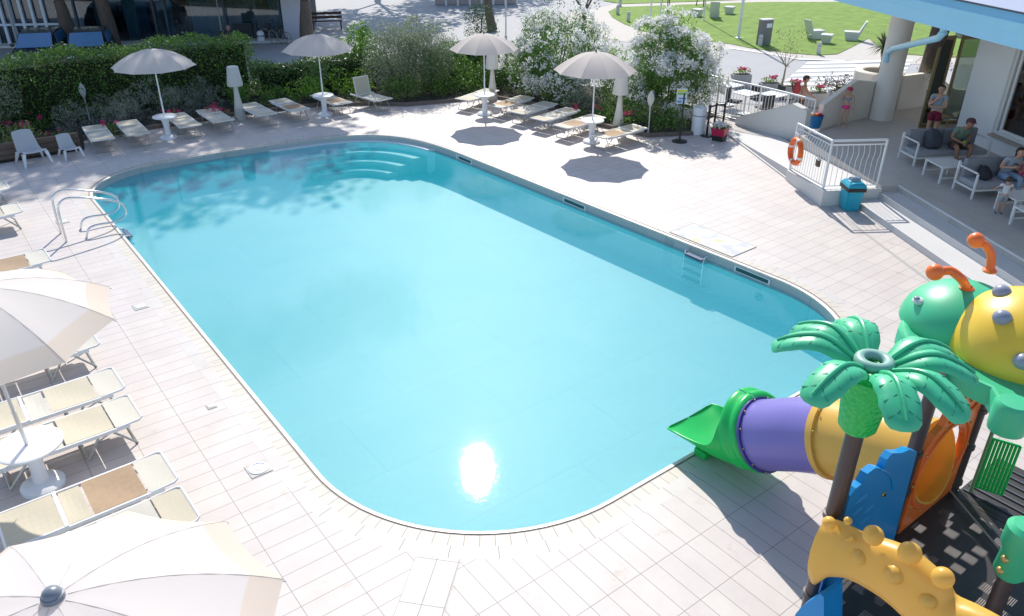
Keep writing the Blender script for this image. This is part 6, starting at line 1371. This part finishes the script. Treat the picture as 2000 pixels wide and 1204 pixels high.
            top_skin(kind,ks,es,m_)
        if kind=='bottoms':
            bm=NB(); ball(bm,P['pel']-Vector((0,0,.012*h)),.098*h,(1.12,.92,.66),20,12); obj('swim_bottoms',bm,m_,t,True)
    if shoes:
        for s in('R','L'):
            a,b=P['an'+s],P['to'+s]; bm=NB(); d=(b-a); d.z=0; d.normalize(); c=(a+b)/2; c.z=min(a.z,b.z)
            Mx=Matrix.Translation((c.x,c.y,b.z+.004*h))@Matrix.Rotation(math.atan2(d.y,d.x),4,'Z'); ball(bm,(0,0,0),.05*h,(1.45,.62,.55),14,8,Mx); obj('shoe',bm,shoes,t,True)
    if hair:
        m_,L=hair; c=hd+Vector((0,-.006*h,.066*h*hs)); bm=NB(); ball(bm,c,.063*h*hs,(1,1.03,1.02),20,14)
        kill=[v for v in bm.verts if (v.co.y-c.y)>.012*h*hs and (v.co.z-c.z)<.030*h*hs or (v.co.z-c.z)<-.045*h*hs]; bmesh.ops.delete(bm,geom=kill,context='VERTS')
        for v in bm.verts: v.co+=Vector((RNG.normal(),RNG.normal(),RNG.normal()))*.0016*h
        bmesh.ops.solidify(bm,geom=bm.faces[:],thickness=.004*h); obj('hair',bm,m_,t,True,auto=70)
        if L>0:
            top_skin('hair_length',[('a',c+Vector((0,-.035*h,-.01*h)),(.046,.030)),('b',c+Vector((0,-.045*h,-.05*h-L*.4*h)),(.040,.026)),('c',c+Vector((0,-.040*h,-.05*h-L*h)),(.022,.014))],[('a','b'),('b','c')],m_)
    if hat:
        m_,peak=hat; c=hd+Vector((0,-.002*h,.078*h*hs)); bm=NB(); lathe(bm,[(.066*h*hs,0),(.067*h*hs,.012*h),(.055*h*hs,.038*h*hs),(.03*h*hs,.052*h*hs),(0,.056*h*hs)],20,c=c,cap=False); hh=obj('cap',bm,m_,t,True)
        bm=NB(); pts=[(math.cos(a)*.062*h*hs,math.sin(a)*.058*h*hs*1.0) for a in[PI*.12+PI*.76*i/8 for i in range(9)]]; out=[(x*.85,y+.062*h*hs*math.sin(PI*i/8)**.6) for i,(x,y) in enumerate(pts)]
        slab(bm,[c+Vector((x,y,.004*h)) for x,y in pts]+[c+Vector((x,y,-.006*h)) for x,y in out[::-1]],(0,0,.004*h)); obj('cap_peak',bm,peak,hh)
    return t,P
def face_dir(v): return math.atan2(v.y,v.x)-PI/2      # local +y looks along v
toCam=lambda p: Vector((-p.x,-p.y,0)).normalized()
dkhair=mat('dark_hair',(.025,.015,.012),.6,nz=(30,.4),bump=(90,.5,.003)); blhair=mat('blond_hair',(.36,.22,.10),.6,nz=(30,.3),bump=(90,.5,.003)); brhair=mat('brown_hair',(.07,.03,.02),.6,nz=(30,.4),bump=(90,.5,.003))
shirt_g=mat('sage_tshirt',(.17,.26,.20),.9,nz=(6,.1)); shirt_b=mat('grey_blue_tshirt',(.33,.38,.46),.9,nz=(6,.1)); burg=mat('burgundy_shorts',(.20,.012,.04),.85,nz=(6,.1)); wh_t=mat('white_tshirt',(.68,.70,.74),.9,nz=(6,.05)); pinkf=mat('pink_fabric',(.75,.05,.28),.8,nz=(6,.2)); ltp=mat('pale_pink_top',(.62,.26,.30),.9,nz=(6,.1)); jean=mat('light_jeans',(.30,.40,.55),.9,nz=(12,.15)); chk=mat('grey_shorts',(.35,.37,.38),.9,nz=(30,.2)); khk=mat('brown_shorts',(.12,.07,.055),.9,nz=(6,.1)); bluef=mat('blue_grey_stripe',(.22,.30,.36),.9,nz=(20,.2))
# girl in bikini on the sunny patch
p=W(22.33,3.28,ZP); p=at(1645,247,ZP)
person('small girl in pink cap, striped top and pink bikini bottoms beside the column',p,face_dir(toCam(p)+_r0*.1),1.20,dict(elR=(.165,.03,.70),wrR=(.12,.11,.84),elL=(-.15,.01,.66),wrL=(-.17,.05,.53),anL=(-.075,0,.045),toL=(-.12,.07,.015),anR=(.07,0,.045),toR=(.09,.085,.015)),skin_a,[('croptop',bluef),('bottoms',pinkf)],hair=(blhair,.10),hat=(mat('pink_cap',(.50,.05,.10),.8),mat('dusty_pink_peak',(.42,.10,.12),.8)),child=True,female=True,shoes=None)
# boy in cap leaning on the fence
p=Vector((22.02+.28,13.35,ZP-.35)); p=at(1576,144,1.66); p.z=.0
person('shirtless boy in a dark cap leaning his hand on the white fence rail',p,face_dir(_r0*.95-fh*.35),1.62,dict(elR=(.15,.10,.66),wrR=(.17,.22,.60),elL=(-.12,.05,.66),wrL=(-.05,.16,.60)),skin_t,[('shorts',khk,.7)],hair=(brhair,0),hat=(mat('dark_checked_cap',(.05,.03,.035),.8,nz=(25,.5)),black))
pk=Vector(p); pb=pack('red and grey backpack worn on the back of the boy in the cap',p-(_r0*.95-fh*.35).normalized()*.24+Vector((0,0,1.0)),face_dir(_r0*.95-fh*.35)+PI,mat('red_backpack',(.42,.05,.06),.8,nz=(5,.4)),.9,0)
# woman standing by the door
p=at(1842,166,ZP+1.62); p.z=ZP
person('standing woman with dark hair, grey t-shirt and burgundy shorts, hand at her chin',p,face_dir(toCam(p)-_r0*.15),1.64,dict(elR=(.13,.10,.63),wrR=(.01,.14,.77),elL=(-.14,.07,.62),wrL=(.04,.15,.63)),skin_a,[('shirt',shirt_b,.45),('shorts',burg,.75)],hair=(dkhair,.06),female=True,shoes=wh_t)
# seated figures
def seat(dx=.0,kn=.25,hipz=.0,lean=.05):
    return dict(pel=(0,0,.04+hipz),wai=(0,.01+lean*.3,.12+hipz),che=(0,.03+lean,.23+hipz),nec=(0,.05+lean*1.5,.33+hipz),hed=(0,.075+lean*1.8,.365+hipz),
      shR=(.105,.04+lean,.31+hipz),shL=(-.105,.04+lean,.31+hipz),hiR=(.055,.03,.03+hipz),hiL=(-.055,.03,.03+hipz),knR=(.085,kn,.05+hipz),knL=(-.085,kn,.05+hipz),anR=(.085,kn+.02,-.19+hipz),anL=(-.085,kn+.02,-.19+hipz),toR=(.09,kn+.11,-.225+hipz),toL=(-.09,kn+.11,-.225+hipz))
sd_=-D
def seated(label,s,t_,h,extra,skin,parts,zz=.40,**k):
    J=seat(lean=k.pop('lean',.05)); J.update(extra); p=W(s,t_,ZP+zz); return person(label,p,face_dir(k.pop('dirv',sd_)),h,J,skin,parts,**k)
seated('seated man in a sage t-shirt and cap, looking down at a green toy',19.25,4.55,1.75,dict(elR=(.155,.10,.17),wrR=(.04,.21,.11),elL=(-.155,.10,.17),wrL=(-.04,.21,.11),knR=(.12,.25,.05),knL=(-.12,.25,.05)),skin_t,[('shirt',shirt_g,.55),('shorts',khk,.85)],hair=(dkhair,0),hat=(mat('grey_red_cap',(.10,.05,.06),.8,nz=(20,.4)),mat('red_peak',(.28,.05,.06),.8)),lean=.09,shoes=black)
pz=W(18.86,4.55,ZP+.62); t=thing('green_toy','small yellow-green toy held in the hands of the seated man','toy',pz); bm=NB(); ball(bm,(0,0,0),.05,(1.4,.9,.6)); obj('toy_body',bm,mat('lime_plastic',(.35,.60,.03),.4),t,True); bm=NB(); tube(bm,[(-.06,0,0),(-.10,0,.02)],.015,6); obj('toy_arm',bm,mat('lime_plastic',(.35,.60,.03),.4),t)
seated('seated woman with tied dark hair and grey t-shirt looking at her phone',16.72,4.15,1.66,dict(elR=(.15,.08,.17),wrR=(.05,.20,.20),elL=(-.15,.08,.17),wrL=(-.03,.20,.19)),skin_a,[('shirt',shirt_b,.5),('trousers',jean,.97)],hair=(dkhair,.05),female=True,lean=.07,shoes=black)
pz=W(16.36,4.15,ZP+.78); t=thing('mobile_phone','dark mobile phone held by the woman on the nearer sofa','phone',pz,SA); bm=NB(); box(bm,(0,0,0),(.075,.15,.01),Matrix.Rotation(.6,4,'X'),.003); obj('phone_body',bm,black,t); bm=NB(); box(bm,(0,0,.0062),(.066,.138,.002),Matrix.Rotation(.6,4,'X')); obj('phone_screen',bm,mat('phone_glass',(.05,.06,.08),.1),t)
seated('little girl in a pale pink top and pink skirt leaning against the seated woman',16.75,4.62,1.12,dict(elR=(.16,.06,.18),wrR=(.18,.17,.14),elL=(-.15,.07,.18),wrL=(-.10,.19,.16)),skin_a,[('shirt',ltp,.5),('shorts',pinkf,.95)],hair=(brhair,.10),child=True,female=True,zz=.41)
p=at(1950,418,ZP); person('toddler with curly hair, white t-shirt and grey shorts standing by the table',p,face_dir(fh*.9+_r0*.25),.88,dict(elR=(.17,.09,.70),wrR=(.19,.20,.62),elL=(-.17,.09,.70),wrL=(-.19,.20,.62)),skin_a,[('shirt',wh_t,.6),('shorts',chk,.8)],hair=(brhair,0),child=True,shoes=mat('teal_shoes',(.02,.16,.24),.6),group=None)
# sitting person by the glass front
p=at(447,84,.45); q=seat(); person('person in dark top and pale shorts sitting in front of the glass building',Vector((p.x,p.y,.45)),face_dir(toCam(p)+_r0*.3),1.7,dict(q,elR=(.15,.08,.17),wrR=(.05,.20,.12),elL=(-.15,.08,.17),wrL=(-.05,.20,.12)),skin_t,[('shirt',mat('dark_top',(.03,.03,.045),.9),.5),('shorts',mat('pale_shorts',(.30,.33,.38),.9),.8)],hair=(mat('grey_hair',(.25,.24,.23),.8),0),shoes=black)
t=thing('garden_armchair','dark armchair under the person sitting in front of the glass building','chair',Vector((p.x,p.y,0)),face_dir(toCam(p)+_r0*.3)); bm=NB(); box(bm,(0,0,.40),(.55,.52,.06),None,.01); obj('seat',bm,wick,t); bm=NB(); box(bm,(0,-.26,.70),(.55,.05,.55),None,.01); obj('backrest',bm,wick,t)
for x in(-.24,.24):
    for y in(-.22,.22): bm=NB(); box(bm,(x,y,.185),(.04,.04,.37)); obj('leg',bm,wick,t)
t=thing('dark_sideboard','low dark wicker cabinet right of the sitting person at the glass front','cabinet',at(478,80),-.5); bm=NB(); box(bm,(0,0,.42),(.95,.5,.8),None,.02); obj('cabinet_body',bm,wick,t); bm=NB(); box(bm,(0,0,.84),(1.0,.54,.035),None,.006); obj('cabinet_top',bm,black,t)
